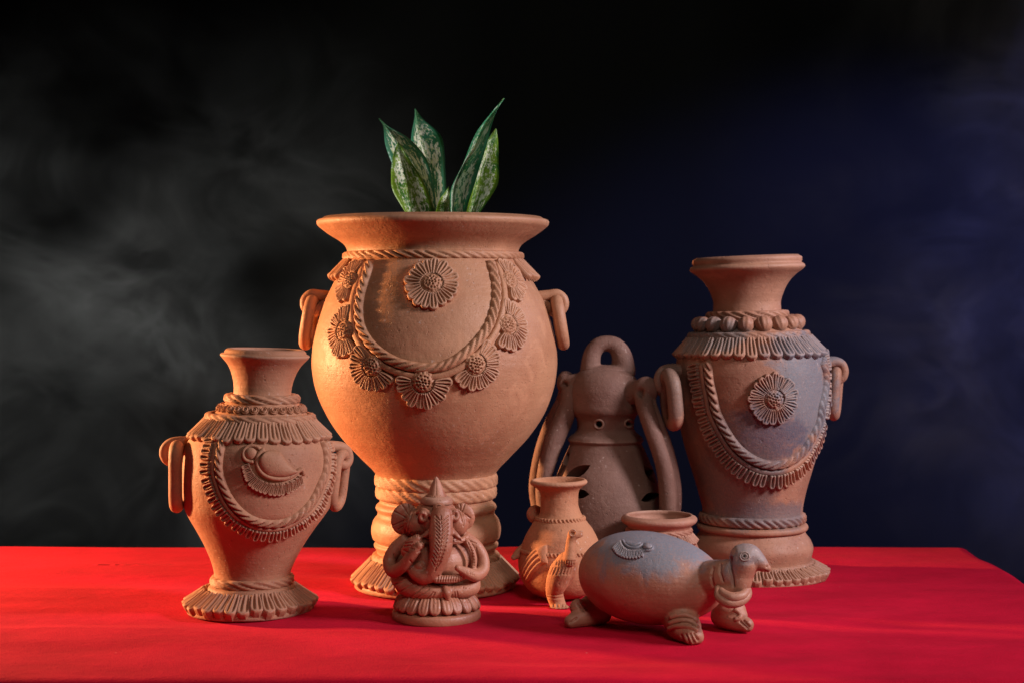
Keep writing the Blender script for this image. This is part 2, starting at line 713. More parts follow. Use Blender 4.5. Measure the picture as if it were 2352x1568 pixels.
def strip(pts, nrm, hw, hfun, step, nu=9, off=0.0, closed=False, bvh=None, sink=0.0015, wfun=None, endround=True,
          ref=None):
    """raised clay strip along a path. hfun(u, s) -> height in metres"""
    hw, off, sink, step = hw * S, off * S, sink * S, step * S
    pts = list(pts)
    nrm = list(nrm)
    if closed:
        pts.append(pts[0])
        nrm.append(nrm[0])
    Pn = np.array([tuple(p) for p in pts])
    Nn = np.array([tuple(p) for p in nrm])
    t = np.concatenate([[0], np.cumsum(np.linalg.norm(np.diff(Pn, axis=0), axis=1))])
    Ltot = t[-1]
    n = max(8, int(Ltot / step))
    ti = np.linspace(0, Ltot, n, endpoint=not closed)
    Q = np.stack([np.interp(ti, t, Pn[:, i]) for i in range(3)], 1)
    W = np.stack([np.interp(ti, t, Nn[:, i]) for i in range(3)], 1)
    if closed:
        T = np.roll(Q, -1, 0) - np.roll(Q, 1, 0)
    else:
        T = np.gradient(Q, axis=0)
    us = np.concatenate([[-1.0], np.linspace(-1, 1, nu), [1.0]])
    V = []
    for i in range(n):
        tt = Vector(T[i]).normalized()
        nn = Vector(W[i]).normalized()
        sd = nn.cross(tt).normalized()
        w = hw * (wfun(ti[i] / Ltot) if wfun else 1.0)
        e = 1.0
        if endround and not closed:
            de = min(ti[i], Ltot - ti[i]) / (hw * 0.8)
            e = math.sqrt(max(0.0, 1 - max(0, 1 - de) ** 2))
        for j, u in enumerate(us):
            q = Vector(Q[i]) + sd * (off + u * w)
            m = nn
            if bvh is not None:
                h = bvh.find_nearest(q)
                if h[0] is not None and (h[0] - q).length < 0.012:
                    q = h[0]
                    m = nn
            if j in (0, len(us) - 1):
                hgt = -sink
            else:
                hgt = hfun(u, ti[i] / S) * e * S
            V.append(q + m * hgt)
    nc = len(us)
    F = gridf(n, nc)
    if closed:
        for j in range(nc - 1):
            a = (n - 1) * nc + j
            F.append((a, a + 1, j + 1, j))
    else:
        F.append(tuple(range(nc - 1, -1, -1)))
        F.append(tuple((n - 1) * nc + j for j in range(nc)))
    return np.array([tuple(v) for v in V]), F


def rope_h(h0, period, slant=0.6, depth=0.5, seed=0):
    r_ = np.random.default_rng(seed)
    ph = r_.uniform(0, 6.28, 4)

    def f(u, s):
        dome = max(0.0, 1 - abs(u) ** 2.6) ** 0.5
        p = s / period + slant * u + 0.10 * math.sin(s * 70 + ph[0]) + 0.07 * math.sin(s * 151 + ph[1])
        i = math.floor(p)
        q = p - i - 0.5
        k = 0.75 + 0.25 * math.sin(i * 12.9 + ph[2])
        g = math.exp(-(q / 0.21) ** 2) * max(0.0, 1 - (abs(u) / 0.90) ** 4)
        return h0 * (dome - depth * k * g)
    return f


def dome_h(h0, p=2.2, seed=3):
    def f(u, s):
        return h0 * (max(0.0, 1 - abs(u) ** p) ** 0.5) * (1 + 0.06 * math.sin(s * 90 + seed))
    return f


def petal_unit(grooves=2, nu=17, nv=12, w0=0.72, tip=0.26, gd=0.5, wmin=0.30):
    """unit petal: x in [-.5,.5] (width), y from 0 (root) to 1 (tip), z up to 1"""
    vs = np.concatenate([np.linspace(0, 1 - tip, nv - 5), 1 - tip + tip * np.sin(np.linspace(0.25, 1, 5) * math.pi / 2)])
    us = np.linspace(-1, 1, nu)
    gp = {1: [0.0], 2: [-0.36, 0.36], 3: [-0.5, 0, 0.5]}[grooves]
    gw = {1: 0.28, 2: 0.17, 3: 0.13}[grooves]
    V = []
    for v in vs:
        if v <= 1 - tip:
            w = w0 + (1 - w0) * math.sin(min(1, v / (1 - tip)) * math.pi / 2)
        else:
            w = math.sqrt(max(0, 1 - ((v - (1 - tip)) / tip) ** 2))
            w = max(w, wmin)
        row = []
        for u in us:
            h = (1 - abs(u) ** 5) ** 0.5 if abs(u) < 1 else 0.0
            tipf = 1.0 if v < 1 - tip * 0.25 else max(0.0, 1 - ((v - (1 - tip * 0.25)) / (tip * 0.25)) ** 2) ** 0.5
            h = 0.12 + 0.88 * h * tipf
            for g in gp:
                win = max(0.0, math.sin(math.pi * min(1, max(0, (v - 0.03) / 0.86)))) ** (0.45)
                h -= gd * math.exp(-((u - g) / gw) ** 2) * win * tipf
            row.append((u * w * 0.5, v, h))
        V += row
    nv_ = len(vs)
    top = gridf(nv_, nu)
    n = len(V)
    # border skirt going down below the surface
    border = [j for j in range(nu)] + [i * nu + nu - 1 for i in range(1, nv_)] + \
             [(nv_ - 1) * nu + j for j in range(nu - 2, -1, -1)] + [i * nu for i in range(nv_ - 2, 0, -1)]
    low = [(V[b][0] * 0.96, V[b][1] * 0.985, -0.55) for b in border]
    F = [f for f in top]
    m = len(border)
    for i in range(m):
        a, b = border[i], border[(i + 1) % m]
        F.append((b, a, n + i, n + (i + 1) % m))
    return np.array(V + low), F


UNIT = {}


def unit_mesh(key, mat, **kw):
    k = (key, mat.name)
    if k not in UNIT:
        V, F = petal_unit(**kw)
        UNIT[k] = mesh_of(key, V, F, mat)
    return UNIT[k]


def petal_matrix(p0, p1, n, width, thick):
    """matrix that puts the unit petal root at p0, tip at p1, with surface normal n"""
    y = p1 - p0
    L_ = y.length
    y = y / L_
    z = (n - y * n.dot(y)).normalized()
    x = y.cross(z)
    M = Matrix.Identity(4)
    for i in range(3):
        M[i][0] = x[i] * width
        M[i][1] = y[i] * L_
        M[i][2] = z[i] * thick
        M[i][3] = p0[i]
    return M


def skirt(s, parent, mat, hw0, y0, hw1, y1, N, th0=0.0, thick=0.0045, name='skirt', grooves=2, only=None, wscale=0.985,
          tw=0.0, tipf=0.28, seed=5, conv=0.002, arc=None):
    """fringe of pressed clay tassels round the vase; backing cone is the part, tassels its sub-parts"""
    r_ = random.Random(seed)
    za, zb = s.zpx(y0), s.zpx(y1)
    Y0 = s.loc.y
    ra = hw0 / FPX * Y0
    thick = thick * S
    rb = hw1 / FPX * Y0 - thick * 0.3
    n = 120
    th = np.linspace(*(arc or (-np.pi, np.pi)), n, endpoint=False)
    rows = [(ra - 0.006, za + 0.001), (ra, za), ((ra + rb) / 2 + conv * 0.3, (za + zb) / 2), (rb - 0.005, zb + 0.0012), (rb - 0.012, zb)]
    V = np.concatenate([ring_pts(s, th, r, z) for r, z in rows])
    F = gridf(len(rows), n, arc is None, flip=True)
    part = obj(name, V, F, mat, parent)
    foot = name == 'foot_skirt'
    me = unit_mesh('foot_tassel' if foot else 'tassel%d' % grooves, mat, grooves=grooves, w0=0.66 if foot else 0.70,
                   tip=0.22 if foot else tipf, gd=0.50 if foot else 0.66, wmin=0.42 if foot else 0.35)
    wscale = 1.13 if foot else wscale
    for i in range(N):
        t = th0 + 2 * math.pi * i / N + r_.uniform(-.12, .12) / N * 3
        if only and not only(math.atan2(math.sin(t), math.cos(t))):
            continue
        dz = r_.uniform(-0.0012, 0.0012)
        p0 = Vector(ring_pts(s, np.array([t]), ra - 0.001, za)[0])
        p1 = Vector(ring_pts(s, np.array([t + tw]), rb + r_.uniform(-.001, .001), zb + dz)[0])
        rad = Vector((math.sin(t), -math.cos(t), 0))
        w = 2 * math.pi * rb / N * wscale * r_.uniform(0.93, 1.06)
        d = (p1 - p0).normalized()
        nrm = (rad - d * rad.dot(d)).normalized()
        inst('tassel', me, petal_matrix(p0, p1, nrm, w, thick * r_.uniform(.9, 1.1)), part)
    return part


def ring_pts(s, th, r, z):
    z = np.full_like(th, z)
    x = s.A(z) + r * np.sin(th)
    return np.stack([s.loc.x + x, s.loc.y - r * np.cos(th), z + s.k(z) * r * np.sin(th)], -1)


def rope_ring(s, parent, mat, y, hw, h, period=0.010, slant=0.7, name='rope_band', depth=0.68, seed=0, dr=0.0):
    pts, nrm = s.ring(y, 240, dr)
    V, F = strip(pts, nrm, hw, rope_h(h, period, slant, depth, seed), period / 9, 9, closed=True)
    return obj(name, V, F, mat, parent)


def plain_ring(s, parent, mat, y, hw, h, name='raised_ring', dr=0.0):
    pts, nrm = s.ring(y, 160, dr)
    V, F = strip(pts, nrm, hw, dome_h(h), 0.004, 7, closed=True)
    return obj(name, V, F, mat, parent)


def ellip(c, r, R=None, nu=24, nv=14):
    V = []
    for i in range(nv + 1):
        a = math.pi * i / nv
        for j in range(nu):
            b = 2 * math.pi * j / nu
            p = Vector((r[0] * math.sin(a) * math.cos(b), r[1] * math.sin(a) * math.sin(b), r[2] * math.cos(a))) * S
            if R is not None:
                p = R @ p
            V.append(tuple(Vector(c) + p))
    return np.array(V), gridf(nv + 1, nu, True, flip=True)


def tube(pts, rad, n=14, closed=False, flat=None, sub=5):
    """swept tube; rad: number or list; flat: (axis vector, factor) squashes the section"""
    pts = [Vector(p) for p in pts]
    if not hasattr(rad, '__len__'):
        rad = [rad] * len(pts)
    A = np.array([tuple(p) for p in pts])
    rd = np.array(rad, float)
    if closed:
        A = np.concatenate([A[-1:], A, A[:2]])
        rd = np.concatenate([rd[-1:], rd, rd[:2]])
    t = np.concatenate([[0], np.cumsum(np.linalg.norm(np.diff(A, axis=0), axis=1))])
    if closed:
        ti = np.linspace(t[1], t[-2], (len(pts)) * sub, endpoint=False)
    else:
        ti = np.linspace(0, t[-1], (len(pts) - 1) * sub + 1)
    Q = np.stack([smooth_interp(t, A[:, i], ti) for i in range(3)], 1)
    Rr = np.interp(ti, t, rd)
    T = np.gradient(Q, axis=0)
    if closed:
        T = np.roll(Q, -1, 0) - np.roll(Q, 1, 0)
    nrm = None
    Rr = Rr * S
    V = []
    for i in range(len(Q)):
        tt = Vector(T[i]).normalized()
        if nrm is None:
            a = Vector((0, 0, 1)) if abs(tt.z) < 0.9 else Vector((0, 1, 0))
            nrm = (a - tt * a.dot(tt)).normalized()
        else:
            nrm = (nrm - tt * nrm.dot(tt)).normalized()
        b = tt.cross(nrm)
        for j in range(n):
            an = 2 * math.pi * j / n
            d = nrm * math.cos(an) * Rr[i] + b * math.sin(an) * Rr[i]
            if flat:
                ax = flat[0]
                d = d - ax * d.dot(ax) * (1 - flat[1])
            V.append(tuple(Vector(Q[i]) + d))
    nr = len(Q)
    F = gridf(nr, n, True)
    if closed:
        # align the seam
        best, bo = 1e9, 0
        last = np.array(V[(nr - 1) * n:])
        first = np.array(V[:n])
        for o in range(n):
            dd = np.abs(last - np.roll(first, -o, 0)).sum()
            if dd < best:
                best, bo = dd, o
        for j in range(n):
            a = (nr - 1) * n + j
            b = (nr - 1) * n + (j + 1) % n
            F.append((a, b, (j + 1 + bo) % n, (j + bo) % n))
    else:
        # rounded caps
        for end, sgn in ((0, -1), (nr - 1, 1)):
            tt = Vector(T[end]).normalized() * sgn
            base = end * n
            prev = [base + j for j in range(n)]
            c = Vector(Q[end])
            for k in (0.5, 0.85):
                ids = []
                for j in range(n):
                    v = Vector(V[base + j]) - c
                    V.append(tuple(c + v * math.sqrt(1 - k * k) + tt * Rr[end] * k * (flat[1] if flat else 1)))
                    ids.append(len(V) - 1)
                for j in range(n):
                    f = (prev[j], prev[(j + 1) % n], ids[(j + 1) % n], ids[j])
                    F.append(f if sgn > 0 else f[::-1])
                prev = ids
            V.append(tuple(c + tt * Rr[end] * (flat[1] if flat else 1)))
            for j in range(n):
                f = (prev[j], prev[(j + 1) % n], len(V) - 1)
                F.append(f if sgn > 0 else f[::-1])
    return np.array(V), F


def remesh(parts, voxel, smooth=4):
    V, F = join(parts)
    me = bpy.data.meshes.new('tmp')
    me.from_pydata(V.tolist(), [], F)
    o = link('tmp', me)
    m = o.modifiers.new('r', 'REMESH')
    m.mode = 'VOXEL'
    m.voxel_size = voxel
    m2 = o.modifiers.new('s', 'SMOOTH')
    m2.factor = 0.5
    m2.iterations = smooth
    dg = bpy.context.evaluated_depsgraph_get()
    ev = o.evaluated_get(dg)
    r = ev.to_mesh()
    n = len(r.vertices)
    A = np.empty(n * 3)
    r.vertices.foreach_get('co', A)
    A = A.reshape(-1, 3)
    NN = np.empty(n * 3)
    r.vertices.foreach_get('normal', NN)
    F2 = [tuple(p.vertices) for p in r.polygons]
    ev.to_mesh_clear()
    bpy.data.objects.remove(o)
    bpy.data.meshes.remove(me)
    return A, NN.reshape(-1, 3), F2


def engrave(V, NN, strokes, facing=0.15, lo=-1, hi=99):
    """press lines (photo-pixel polylines) into a mesh: (points, width px, depth m)"""
    uv = proj(V)
    view = V - np.array([0, 0, CAMZ])
    view /= np.linalg.norm(view, axis=1)[:, None]
    fac = np.clip((-(NN * view).sum(1) - facing) / 0.25, 0, 1)
    fac = fac * ((V[:, 1] > lo) & (V[:, 1] < hi))
    D = np.zeros(len(V))
    for pts, w, dep in strokes:
        pts = np.array(pts, float)
        d2 = np.full(len(V), 1e9)
        if len(pts) == 1:
            d2 = ((uv - pts[0]) ** 2).sum(1)
        for a, b in zip(pts[:-1], pts[1:]):
            ab = b - a
            t = np.clip(((uv - a) @ ab) / (ab @ ab + 1e-9), 0, 1)
            q = a + t[:, None] * ab
            d2 = np.minimum(d2, ((uv - q) ** 2).sum(1))
        g = np.exp(-(d2 / w ** 2) ** 1.3) * dep * S
        D = np.where(np.abs(g) > np.abs(D), g, D)
    return V - NN * (D * fac)[:, None]


def flower(s, bvh, parent, mat, cpx, R, N, th_out=None, seed=0, thick=0.0052, cR=0.42, skip=-0.4):
    """applied daisy: honeycomb heart (the part) and its petals (sub-parts)"""
    R, thick = R * S, thick * S
    r_ = random.Random(seed)
    o, d = ray(*cpx)
    h = bvh.ray_cast(o, d)
    c, n = h[0], h[1]
    if n.dot(d) > 0:
        n = -n
    up = Vector((0, 0, 1))
    ex = up.cross(n).normalized()
    ey = n.cross(ex)

    def surf(a, b):
        q = c + ex * a + ey * b
        g = bvh.find_nearest(q)
        m = g[1] if g[1].dot(n) > 0 else -g[1]
        return g[0], (m + n * 0.35).normalized()

    # heart
    nr, na = 16, 48
    cells = [(0.0, 0.0)]
    for ring, k in ((0.27, 6), (0.52, 12), (0.78, 17)):
        for i in range(k):
            a = 2 * math.pi * (i + ring * 3) / k + r_.uniform(-.15, .15)
            rr = ring + r_.uniform(-.04, .04)
            cells.append((rr * math.cos(a), rr * math.sin(a)))
    cells = np.array(cells)
    V = []
    RC = R * cR
    for i in range(nr + 1):
        q = i / nr
        for j in range(na):
            a = 2 * math.pi * j / na
            u, v = q * math.cos(a), q * math.sin(a)
            dd = np.sort(np.hypot(cells[:, 0] - u, cells[:, 1] - v))
            pit = math.exp(-(dd[0] / 0.085) ** 2)
            hh = thick * (1.25 * max(0, 1 - q ** 2.6) ** 0.6 + 0.1) - 0.0026 * pit * (1 - q ** 6) \
                + 0.0010 * math.exp(-((dd[0] - 0.13) / 0.05) ** 2)
            if i == nr:
                hh = -0.002
            p, m = surf(u * RC, v * RC)
            V.append(tuple(p + n * hh))
    part = obj('flower', V, gridf(nr + 1, na, True), mat, parent)
    me = unit_mesh('petal', mat, grooves=2, w0=0.46, tip=0.30, gd=0.66)
    for i in range(N):
        a = 2 * math.pi * i / N + r_.uniform(-.05, .05)
        dx, dy = math.cos(a), math.sin(a)
        if th_out is not None and math.cos(a - th_out) < skip:
            continue
        RR = R * r_.uniform(0.95, 1.04)
        p0, n0 = surf(dx * RC * 0.92, dy * RC * 0.92)
        p1, n1 = surf(dx * RR, dy * RR)
        pm, nm = surf(dx * RR * 0.75, dy * RR * 0.75)
        bulge = (pm - (p0 + p1) / 2).dot(nm)
        p0 += nm * max(0, bulge) * 0.5
        p1 += nm * max(0, bulge) * 0.3
        w = 2 * math.pi * R * 0.86 / N * 1.22
        inst('petal', me, petal_matrix(p0, p1, nm, w, thick * r_.uniform(.88, 1.1)), part)
    return part


def fringe(bvh, parent, mat, path, off, length, spacing, thick=0.0036, name='fringe', seed=0, side=1, grooves=2, sag=0.4):
    """row of small tassels standing outward from a garland line"""
    r_ = random.Random(seed)
    pts, nrm = path
    V, F = strip(pts, nrm, length * 0.42, dome_h(thick * 0.45), 0.003, 5, off=side * (off + length * 0.45), bvh=bvh)
    off, length, spacing, thick = off * S, length * S, spacing * S, thick * S
    part = obj(name, V, F, mat, parent)
    A = np.array([tuple(p) for p in pts])
    B = np.array([tuple(p) for p in nrm])
    t = np.concatenate([[0], np.cumsum(np.linalg.norm(np.diff(A, axis=0), axis=1))])
    n = max(2, int(round(t[-1] / spacing)))
    me = unit_mesh('fringe_tassel', mat, grooves=1, w0=0.92, tip=0.24, gd=0.60)
    for i in range(n):
        ti = (i + 0.5) / n * t[-1] + r_.uniform(-.1, .1) * spacing
        def at(x):
            x = min(max(x, 0), t[-1])
            return Vector([np.interp(x, t, A[:, k]) for k in range(3)]), Vector([np.interp(x, t, B[:, k]) for k in range(3)])
        p, m = at(ti)
        T = (at(ti + 0.004)[0] - at(ti - 0.004)[0]).normalized()
        sd = m.cross(T).normalized() * side
        q0 = bvh.find_nearest(p + sd * off)
        q1 = bvh.find_nearest(p + sd * (off + length * r_.uniform(.93, 1.05)))
        m2 = q1[1] if q1[1].dot(m) > 0 else -q1[1]
        mm = (m + m2).normalized()
        # widen towards the outside of the bend
        e = 0.006
        w = spacing * 1.28
        inst('tassel', me, petal_matrix(q0[0], q1[0], mm, w, thick * r_.uniform(.85, 1.1)), part)
    return part


def cv(Z, pts):
    return [Z(*p) for p in pts]


# ------------------------------------------------------------------ setting
def build_setting():
    # table cloth: top with soft wrinkles, rounded edge and hanging sides
    x0, x1, y0, y1 = -1.15, 0.592, 1.318, 2.055
    xs = np.concatenate([[x0 - 0.006] * 2, np.linspace(x0, x1, 330), [x1 + 0.006] * 2])
    ys = np.concatenate([[y0 - 0.006] * 2, np.linspace(y0, y1, 170), [y1 + 0.006] * 2])
    nx, ny = len(xs), len(ys)
    X, Y = np.meshgrid(xs, ys)
    Zt = np.zeros_like(X)
    r_ = np.random.default_rng(3)
    for k in range(26):
        an = r_.normal(0, 0.16)
        f = r_.uniform(14, 75)
        ph = r_.uniform(0, 6.28)
        c = Y * math.cos(an) + X * math.sin(an)
        cx, cy = r_.uniform(x0, x1), r_.uniform(y0, y1)
        env = np.exp(-((X - cx) / r_.uniform(.15, .5)) ** 2 - ((Y - cy) / r_.uniform(.06, .25)) ** 2)
        Zt += np.sin(c * f + ph + 1.5 * np.sin(X * 5 + ph)) * env * 0.060 / f
    d = np.minimum.reduce([X - x0, x1 - X, Y - y0, y1 - Y])
    Zt = np.clip(Zt, -0.002, 0.0012) - 0.0004
    # keep the cloth pressed flat under the pottery
    ed = np.clip(d / 0.018, 0, 1)
    Zt -= (1 - np.sqrt(1 - (1 - ed) ** 2)) * 0.014
    for (i, zz) in ((0, -0.34), (1, -0.022)):
        pass
    Zt[0, :] = -0.34
    Zt[-1, :] = -0.34
    Zt[:, 0] = -0.34
    Zt[:, -1] = -0.34
    Zt[1, 1:-1] = -0.022
    Zt[-2, 1:-1] = -0.022
    Zt[1:-1, 1] = -0.022
    Zt[1:-1, -2] = -0.022
    Y = Y + np.where(Y > 1.9, 0.0035 * np.sin(X * 6.1 + 1) + 0.0018 * np.sin(X * 17), 0)
    X = X + np.where(X > 0.5, 0.003 * np.sin(Y * 9) + 0.0015 * np.sin(Y * 31), 0)
    V = np.stack([X.ravel(), Y.ravel(), Zt.ravel()], 1)
    o = obj('tablecloth', V, gridf(ny, nx), cloth_mat())
    o['label'] = 'bright red felt cloth covering the table under all the clay pots'
    o['category'] = 'tablecloth'
    # backdrop
    V, F = [], []
    n = 60
    for i in range(n):
        x = -4 + 8 * i / (n - 1)
        for j in range(2):
            V.append((x, 4.2 + 0.02 * math.sin(x * 7) + 0.01 * math.sin(x * 17 + 1), -1.4 + 4.4 * j))
    w = obj('backdrop', V, gridf(n, 2), plain_mat('black_cloth', (0.0013, 0.0013, 0.0009)))
    w['kind'] = 'structure'
    f = obj('floor', [(-4, -0.5, -0.8), (4, -0.5, -0.8), (4, 4.25, -0.8), (-4, 4.25, -0.8)], [(0, 1, 2, 3)],
            plain_mat('dark_floor', (0.012, 0.012, 0.013)))
    f['kind'] = 'structure'


def smoke(name, x0, x1, y0, y1, z0, z1, dens, centre, radii, seed, scale, base=0.0, thr=0.42):
    V = [(x, y, z) for x in (x0, x1) for y in (y0, y1) for z in (z0, z1)]
    F = [(0, 1, 3, 2), (4, 6, 7, 5), (0, 4, 5, 1), (2, 3, 7, 6), (0, 2, 6, 4), (1, 5, 7, 3)]
    m, nt, N, L = new_mat(name + '_volume')
    out = N.new('ShaderNodeOutputMaterial')
    pv = N.new('ShaderNodeVolumePrincipled')
    pv.inputs['Color'].default_value = (0.9, 0.9, 0.9, 1)
    pv.inputs['Anisotropy'].default_value = 0.0
    L.new(pv.outputs[0], out.inputs['Volume'])
    geo = N.new('ShaderNodeNewGeometry')
    mp = N.new('ShaderNodeMapping')
    mp.inputs['Location'].default_value = (seed, seed * 2.3, 0)
    mp.inputs['Rotation'].default_value = (0, 0.5, 0)
    mp.inputs['Scale'].default_value = (1.0, 0.35, 1.0)
    tc = N.new('ShaderNodeTexCoord')
    L.new(tc.outputs['Object'], mp.inputs['Vector'])

    def noise(sc, det, ro, di):
        n = N.new('ShaderNodeTexNoise')
        n.inputs['Scale'].default_value = sc
        n.inputs['Detail'].default_value = det
        n.inputs['Roughness'].default_value = ro
        n.inputs['Distortion'].default_value = di
        L.new(mp.outputs[0], n.inputs['Vector'])
        return n.outputs['Fac']

    def mth(op, a, c):
        x = N.new('ShaderNodeMath')
        x.operation = op
        for i, v in enumerate((a, c)):
            if isinstance(v, (int, float)):
                x.inputs[i].default_value = v
            else:
                L.new(v, x.inputs[i])
        return x.outputs[0]
    def mr(f, a_, b_, lo, hi):
        r = N.new('ShaderNodeMapRange')
        r.interpolation_type = 'SMOOTHSTEP'
        for k_, v_ in zip(('From Min', 'From Max', 'To Min', 'To Max'), (a_, b_, lo, hi)):
            r.inputs[k_].default_value = v_
        L.new(f, r.inputs['Value'])
        return r.outputs[0]
    haze = mr(noise(scale * 0.42, 3, 0.5, 0.3), 0.36, 0.72, base, 1.0)
    ridge = mth('ABSOLUTE', mth('SUBTRACT', noise(scale * 0.95, 6, 0.6, 1.2), 0.5), 0)
    wisp = mr(ridge, 0.0, 0.085, 1.0, 0.0)
    r = N.new('ShaderNodeMath')
    r.operation = 'MULTIPLY'
    L.new(haze, r.inputs[0])
    L.new(mth('ADD', mth('MULTIPLY', wisp, 1.15), 0.42), r.inputs[1])
    # soft envelope
    vm = N.new('ShaderNodeMapping')
    vm.inputs['Location'].default_value = tuple(-centre[i] / radii[i] for i in range(3))
    vm.inputs['Scale'].default_value = tuple(1 / radii[i] for i in range(3))
    L.new(tc.outputs['Object'], vm.inputs['Vector'])
    ln = N.new('ShaderNodeVectorMath')
    ln.operation = 'LENGTH'
    L.new(vm.outputs[0], ln.inputs[0])
    e = N.new('ShaderNodeMapRange')
    e.interpolation_type = 'SMOOTHSTEP'
    e.inputs['From Min'].default_value = 1.0
    e.inputs['From Max'].default_value = 0.15
    L.new(ln.outputs['Value'], e.inputs['Value'])
    L.new(mth('MULTIPLY', mth('MULTIPLY', r.outputs[0], e.outputs[0]), dens), pv.inputs['Density'])
    o = obj(name, V, F, m, smooth=False)
    o['kind'] = 'stuff'
    return o


build_setting()
S1 = smoke('grey_smoke', -1.45, 0.1, 2.5, 3.4, -0.35, 1.45, 0.25, (-0.70, 2.95, 0.26), (0.82, 0.6, 0.72), 3.3, 5.2)
S2 = smoke('blue_smoke', 0.15, 1.5, 2.5, 3.4, -0.4, 1.6, 0.30, (1.25, 2.95, 0.5), (0.95, 0.6, 1.15), 11.7, 4.6)
S1['label'] = 'thin grey smoke drifting in front of the dark backdrop on the left'
S1['category'] = 'smoke'
S2['label'] = 'thin blue-lit smoke drifting in front of the dark backdrop on the right'
S2['category'] = 'smoke'


# ------------------------------------------------------------------ big pot
def handle(parent, mat, lug, lug_r, ring, ring_r, ringw=None):
    """lug curl standing off the body and a loop hanging in it"""
    V, F = tube(lug, lug_r, 16, sub=6)
    a = obj('lug', V, F, mat, parent)
    V, F = tube(ring, ring_r, 16, closed=True, sub=6)
    b = obj('hanging_ring', V, F, mat, parent)
    return a, b


def loop(c0, c1, w, out):
    """stadium loop from top point c0 to bottom point c1, half width vector out*w"""
    c0, c1, out = Vector(c0), Vector(c1), Vector(out)
    d = (c1 - c0)
    L_ = d.length
    d = d / L_
    w = w * S
    pts = []
    a = c0 + d * w
    b = c1 - d * w
    for k in range(7):
        an = math.pi * k / 6
        pts.append(a - d * w * math.sin(an) + out * w * math.cos(an))
    pts.append((a + b) / 2 - out * w * 1.02)
    for k in range(7):
        an = math.pi * k / 6
        pts.append(b + d * w * math.sin(an) - out * w * math.cos(an))
    pts.append((a + b) / 2 + out * w * 1.02)
    return pts


def build_big():
    s = Surf(1000, 1.767, [
        (995, 254, 504), (995, 262, 506), (995, 266, 510), (995, 265, 517), (995, 256, 526), (995, 236, 541),
        (995, 212, 556), (995, 201, 566), (995, 196, 578), (996, 197, 590), (996, 203, 600), (996, 214, 620),
        (997, 230, 652), (998, 254, 700), (998, 271, 755), (999, 279, 798), (999, 281, 831), (999, 277, 870),
        (999, 268, 905), (1000, 249, 950), (1000, 216, 1000), (1000, 170, 1050), (1001, 138, 1085), (1002, 131, 1100),
        (1002, 130, 1140), (1002, 129, 1150), (1002, 137, 1157), (1002, 139, 1164), (1002, 134, 1172), (1002, 134, 1176),
        (1002, 144, 1192), (1002, 149, 1214), (1002, 145, 1234), (1002, 137, 1241), (1002, 143, 1247), (1002, 142, 1252),
        (1002, 137, 1258), (1002, 136, 1268), (1001, 140, 1285), (1000, 153, 1306), (1000, 172, 1326), (1000, 185, 1332),
        (1000, 185, 1345)], wob=0.0035, seed=2)
    r = root('terracotta_pot', 'largest terracotta urn with flower garland and wide rim, holding the leafy plant', 'pot', s.loc)
    V, F = s.mesh(wall=0.011, nth=200, floor=0.12)
    obj('pot_body', V, F, M_big, r)
    bv = bvh_of(V, F)
    rope_ring(s, r, M_big, 589, 0.0056, 0.0065, 0.0135, 0.95, seed=1)
    rope_ring(s, r, M_big, 1100, 0.0098, 0.0062, 0.0145, 1.0, seed=2)
    rope_ring(s, r, M_big, 1127, 0.0092, 0.0055, 0.0145, 1.0, seed=3)
    rope_ring(s, r, M_big, 1279, 0.0075, 0.0055, 0.0125, 0.9, seed=4)
    skirt(s, r, M_big, 199, 599, 241, 643, 60, th0=0.02, thick=0.005,
          only=lambda t: abs(t) > 1.10, arc=(1.07, 2 * math.pi - 1.07), seed=3, name='shoulder_skirt')
    skirt(s, r, M_big, 144, 1287, 192, 1333, 44, th0=0.04, thick=0.0075, seed=4, name='foot_skirt', tipf=0.16)
    pth = cv(Z1, [(530, 436), (518, 500), (485, 600), (458, 700), (450, 800), (462, 900), (510, 1000), (600, 1090),
                  (720, 1158), (850, 1190), (930, 1197), (1020, 1190), (1130, 1145), (1230, 1070), (1310, 990),
                  (1372, 900), (1408, 800), (1426, 700), (1422, 600), (1398, 500), (1378, 436)])
    path = cast_path(bv, pth)
    V, F = strip(*path, 0.0064, rope_h(0.0070, 0.0120, -0.9, 0.75, 7), 0.0013, 9, bvh=bv)
    obj('garland_rope', V, F, M_big, r)
    V, F = strip(*path, 0.0046, dome_h(0.0046, 4), 0.003, 7, off=-0.0108, bvh=bv)
    obj('garland_band', V, F, M_big, r)
    # daisies
    fl = [((970, 605), 0.0335, None), ((402, 585), 0.0290, math.radians(178)), ((362, 935), 0.0330, math.radians(198)),
          ((553, 1180), 0.0325, math.radians(232)), ((907, 1288), 0.0345, math.radians(270)),
          ((1272, 1168), 0.0330, math.radians(313)), ((1498, 893), 0.0330, math.radians(342)),
          ((1508, 580), 0.0290, math.radians(2))]
    for i, (c, R, out) in enumerate(fl):
        flower(s, bv, r, M_big, Z1(*c), R, 17 if out is None else 18, out, seed=i + 3, thick=0.0064, skip=-0.30)
    # handles
    for sg in (-1, 1):
        def q(dx, y, Y):
            c = 998
            return P(c + sg * dx, y, Y)
        lug = [q(240, 682, 1.767), q(262, 679, 1.767), q(284, 677, 1.767), q(296, 687, 1.767), (q(297, 705, 1.767)), q(288, 716, 1.767),
               q(276, 718, 1.767), q(262, 708, 1.767), q(250, 702, 1.767)]
        rg = loop(q(280, 690, 1.767), q(296, 790, 1.767), 0.021, (0, 1, 0))
        handle(r, M_big, lug, [.0075, .007, .0065, .006, .006, .006, .006, .007, .009], rg, 0.0078)
    return s, r


BIG, R_BIG = build_big()


